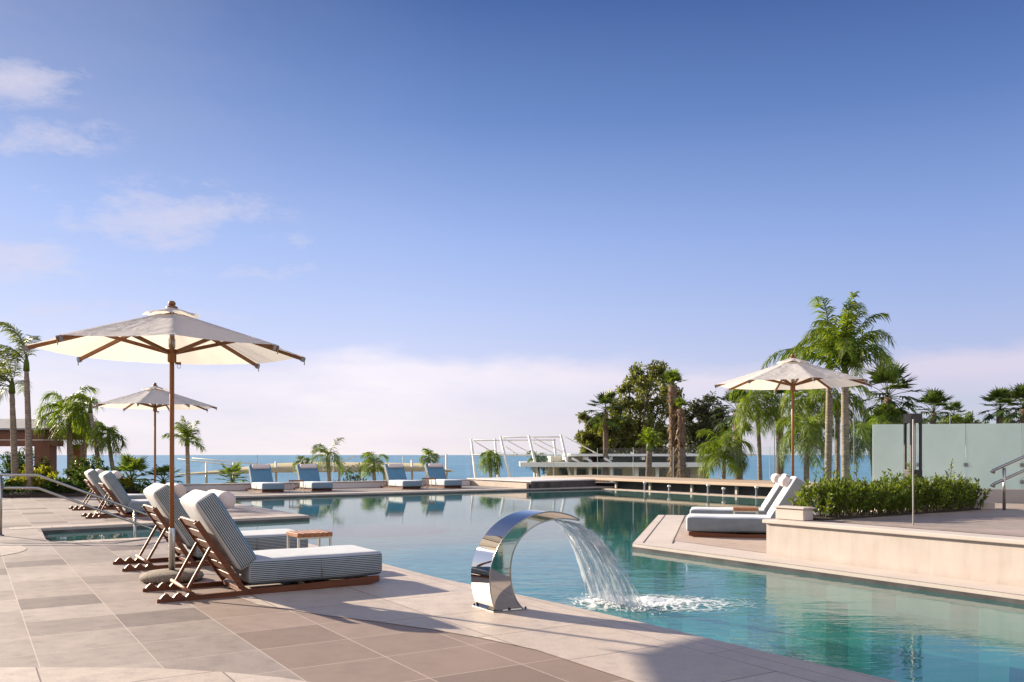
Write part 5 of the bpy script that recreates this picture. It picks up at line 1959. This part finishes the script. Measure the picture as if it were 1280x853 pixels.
# on the right it is a separate pinkish roll with bluer air below
roll = wramp(zz, [(0.055, 0.0), (0.085, 1.0), (0.4, 1.0)])
lowm = wmath('MULTIPLY', bank, wmath('ADD', wmath('SUBTRACT', 1.0, rightw), wmath('MULTIPLY', rightw, roll)))
# small torn clouds high on the left
n_t = wnoise(G, 11.0, 10, 0.68, (1.0, 1.0, 2.6), (1.7, 2.6, 0))
acc = None
for px, py, rx, ry, k in ((205, 268, 120, 36, 1.0), (20, 322, 95, 26, 1.0), (20, 98, 85, 32, 1.0), (45, 172, 85, 24, 0.95), (130, 395, 150, 16, 0.6), (300, 340, 130, 16, 0.5), (340, 300, 60, 18, 0.5), (230, 308, 60, 14, 0.7), (95, 114, 26, 9, 0.7), (60, 235, 50, 10, 0.5)):
    du = wmath('DIVIDE', wmath('SUBTRACT', U, (px - 640) / F), rx / F)
    dv = wmath('DIVIDE', wmath('SUBTRACT', V, (569 - py) / F), ry / F)
    d2 = wmath('ADD', wmath('MULTIPLY', du, du), wmath('MULTIPLY', dv, dv))
    g = wmath('MULTIPLY', wmath('EXPONENT', wmath('MULTIPLY', d2, -1.0)), k)
    acc = g if acc is None else wmath('MAXIMUM', acc, g)
him = wramp(wmath('ADD', wmath('MULTIPLY', acc, 0.75), wmath('MULTIPLY', wmath('SUBTRACT', n_t, 0.5), 2.2)), [(0.20, 0.0), (0.55, 0.42), (0.95, 0.72)])
him = wmath('MULTIPLY', him, wramp(acc, [(0.04, 0.0), (0.3, 1.0)]))
skyc = wmix(1.0, sky.outputs[0], (0.60, 0.74, 1.05, 1), 'MULTIPLY')
skyc = wmix(1.0, skyc, wramp(zz, [(0.25, 1.0), (0.55, 0.80)]), 'MULTIPLY')
# airlight of a humid seaside morning: pale at the horizon, violet blue higher up
air = wramp(zz, [(0.0, (0.80, 0.74, 0.78)), (0.05, (0.74, 0.70, 0.81)), (0.11, (0.60, 0.62, 0.84)), (0.17, (0.47, 0.55, 0.83)), (0.24, (0.34, 0.45, 0.78)), (0.36, (0.14, 0.24, 0.53)), (0.47, (0.05, 0.11, 0.32)), (1.0, (0.04, 0.09, 0.28))])
air = wmix(1.0, air, (10, 10, 10, 1), 'MULTIPLY')
air = wmix(1.0, air, wmix(rightw, (1.06, 1.03, 1.0, 1), (0.80, 0.84, 0.90, 1)), 'MULTIPLY')
skyc = wmix(0.72, skyc, air)
skyc = wmix(wmath('MULTIPLY', lowm, 0.75), skyc, wmix(rightw, wmix(wramp(wnoise(G, 4.2, 8, 0.6, (1.0, 1.0, 4.0), (0.3, 5.1, 1.2)), [(0.36, 0.0), (0.62, 1.0)]), (7.2, 6.8, 7.7, 1), (8.9, 8.1, 8.3, 1)), (6.5, 5.8, 6.8, 1)))
veil = wmath('MULTIPLY', wramp(wmath('MULTIPLY', sep.outputs[0], -1.0), [(0.05, 0.0), (0.5, 1.0)]), wramp(wnoise(G, 2.6, 6, 0.6, (1.0, 1.0, 2.5), (2.2, 0.2, 4.0)), [(0.3, 0.08), (0.65, 0.42)]))
skyc = wmix(wmath('MULTIPLY', veil, wramp(zz, [(0.1, 0.6), (0.5, 1.0)])), skyc, (3.9, 4.1, 5.5, 1))
skyc = wmix(him, skyc, (6.2, 5.9, 6.9, 1))
# unseen bright cloud added behind the viewpoint as soft fill for shaded faces
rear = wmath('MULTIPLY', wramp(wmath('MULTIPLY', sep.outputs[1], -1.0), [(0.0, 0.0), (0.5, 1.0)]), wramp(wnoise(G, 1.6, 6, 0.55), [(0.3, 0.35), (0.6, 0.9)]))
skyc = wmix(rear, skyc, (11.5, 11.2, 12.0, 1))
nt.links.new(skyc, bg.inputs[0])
bg.inputs[1].default_value = 0.05
nt.links.new(bg.outputs[0], out.inputs[0])

ld = bpy.data.lights.new('sun', 'SUN')
ld.energy = 5.0
ld.angle = R(0.6)
ld.color = (1.0, 0.86, 0.68)
lo = bpy.data.objects.new('sun', ld)
COL.objects.link(lo)
dirv = Vector((SUN.x * math.cos(EL), SUN.y * math.cos(EL), math.sin(EL)))
lo.rotation_euler = dirv.to_track_quat('Z', 'Y').to_euler()
lo.location = dirv * 50

cd = bpy.data.cameras.new('camera')
cd.sensor_width = 36
cd.lens = 36 * F / 1280
cd.shift_y = 142.5 / 1280
cd.clip_start = 0.05
cd.clip_end = 100000
co = bpy.data.objects.new('camera', cd)
COL.objects.link(co)
co.location = (0, 0, H)
co.rotation_euler = (R(90), 0, 0)
S.camera = co

S.render.engine = 'CYCLES'
cy_ = S.cycles
cy_.max_bounces = 8
cy_.transparent_max_bounces = 24
cy_.caustics_reflective = False
cy_.caustics_refractive = False
cy_.use_denoising = True
S.view_settings.view_transform = 'Standard'
S.view_settings.look = 'None'
S.view_settings.gamma = 1.0
S.view_settings.use_curve_mapping = False
S.view_settings.exposure = 1.3
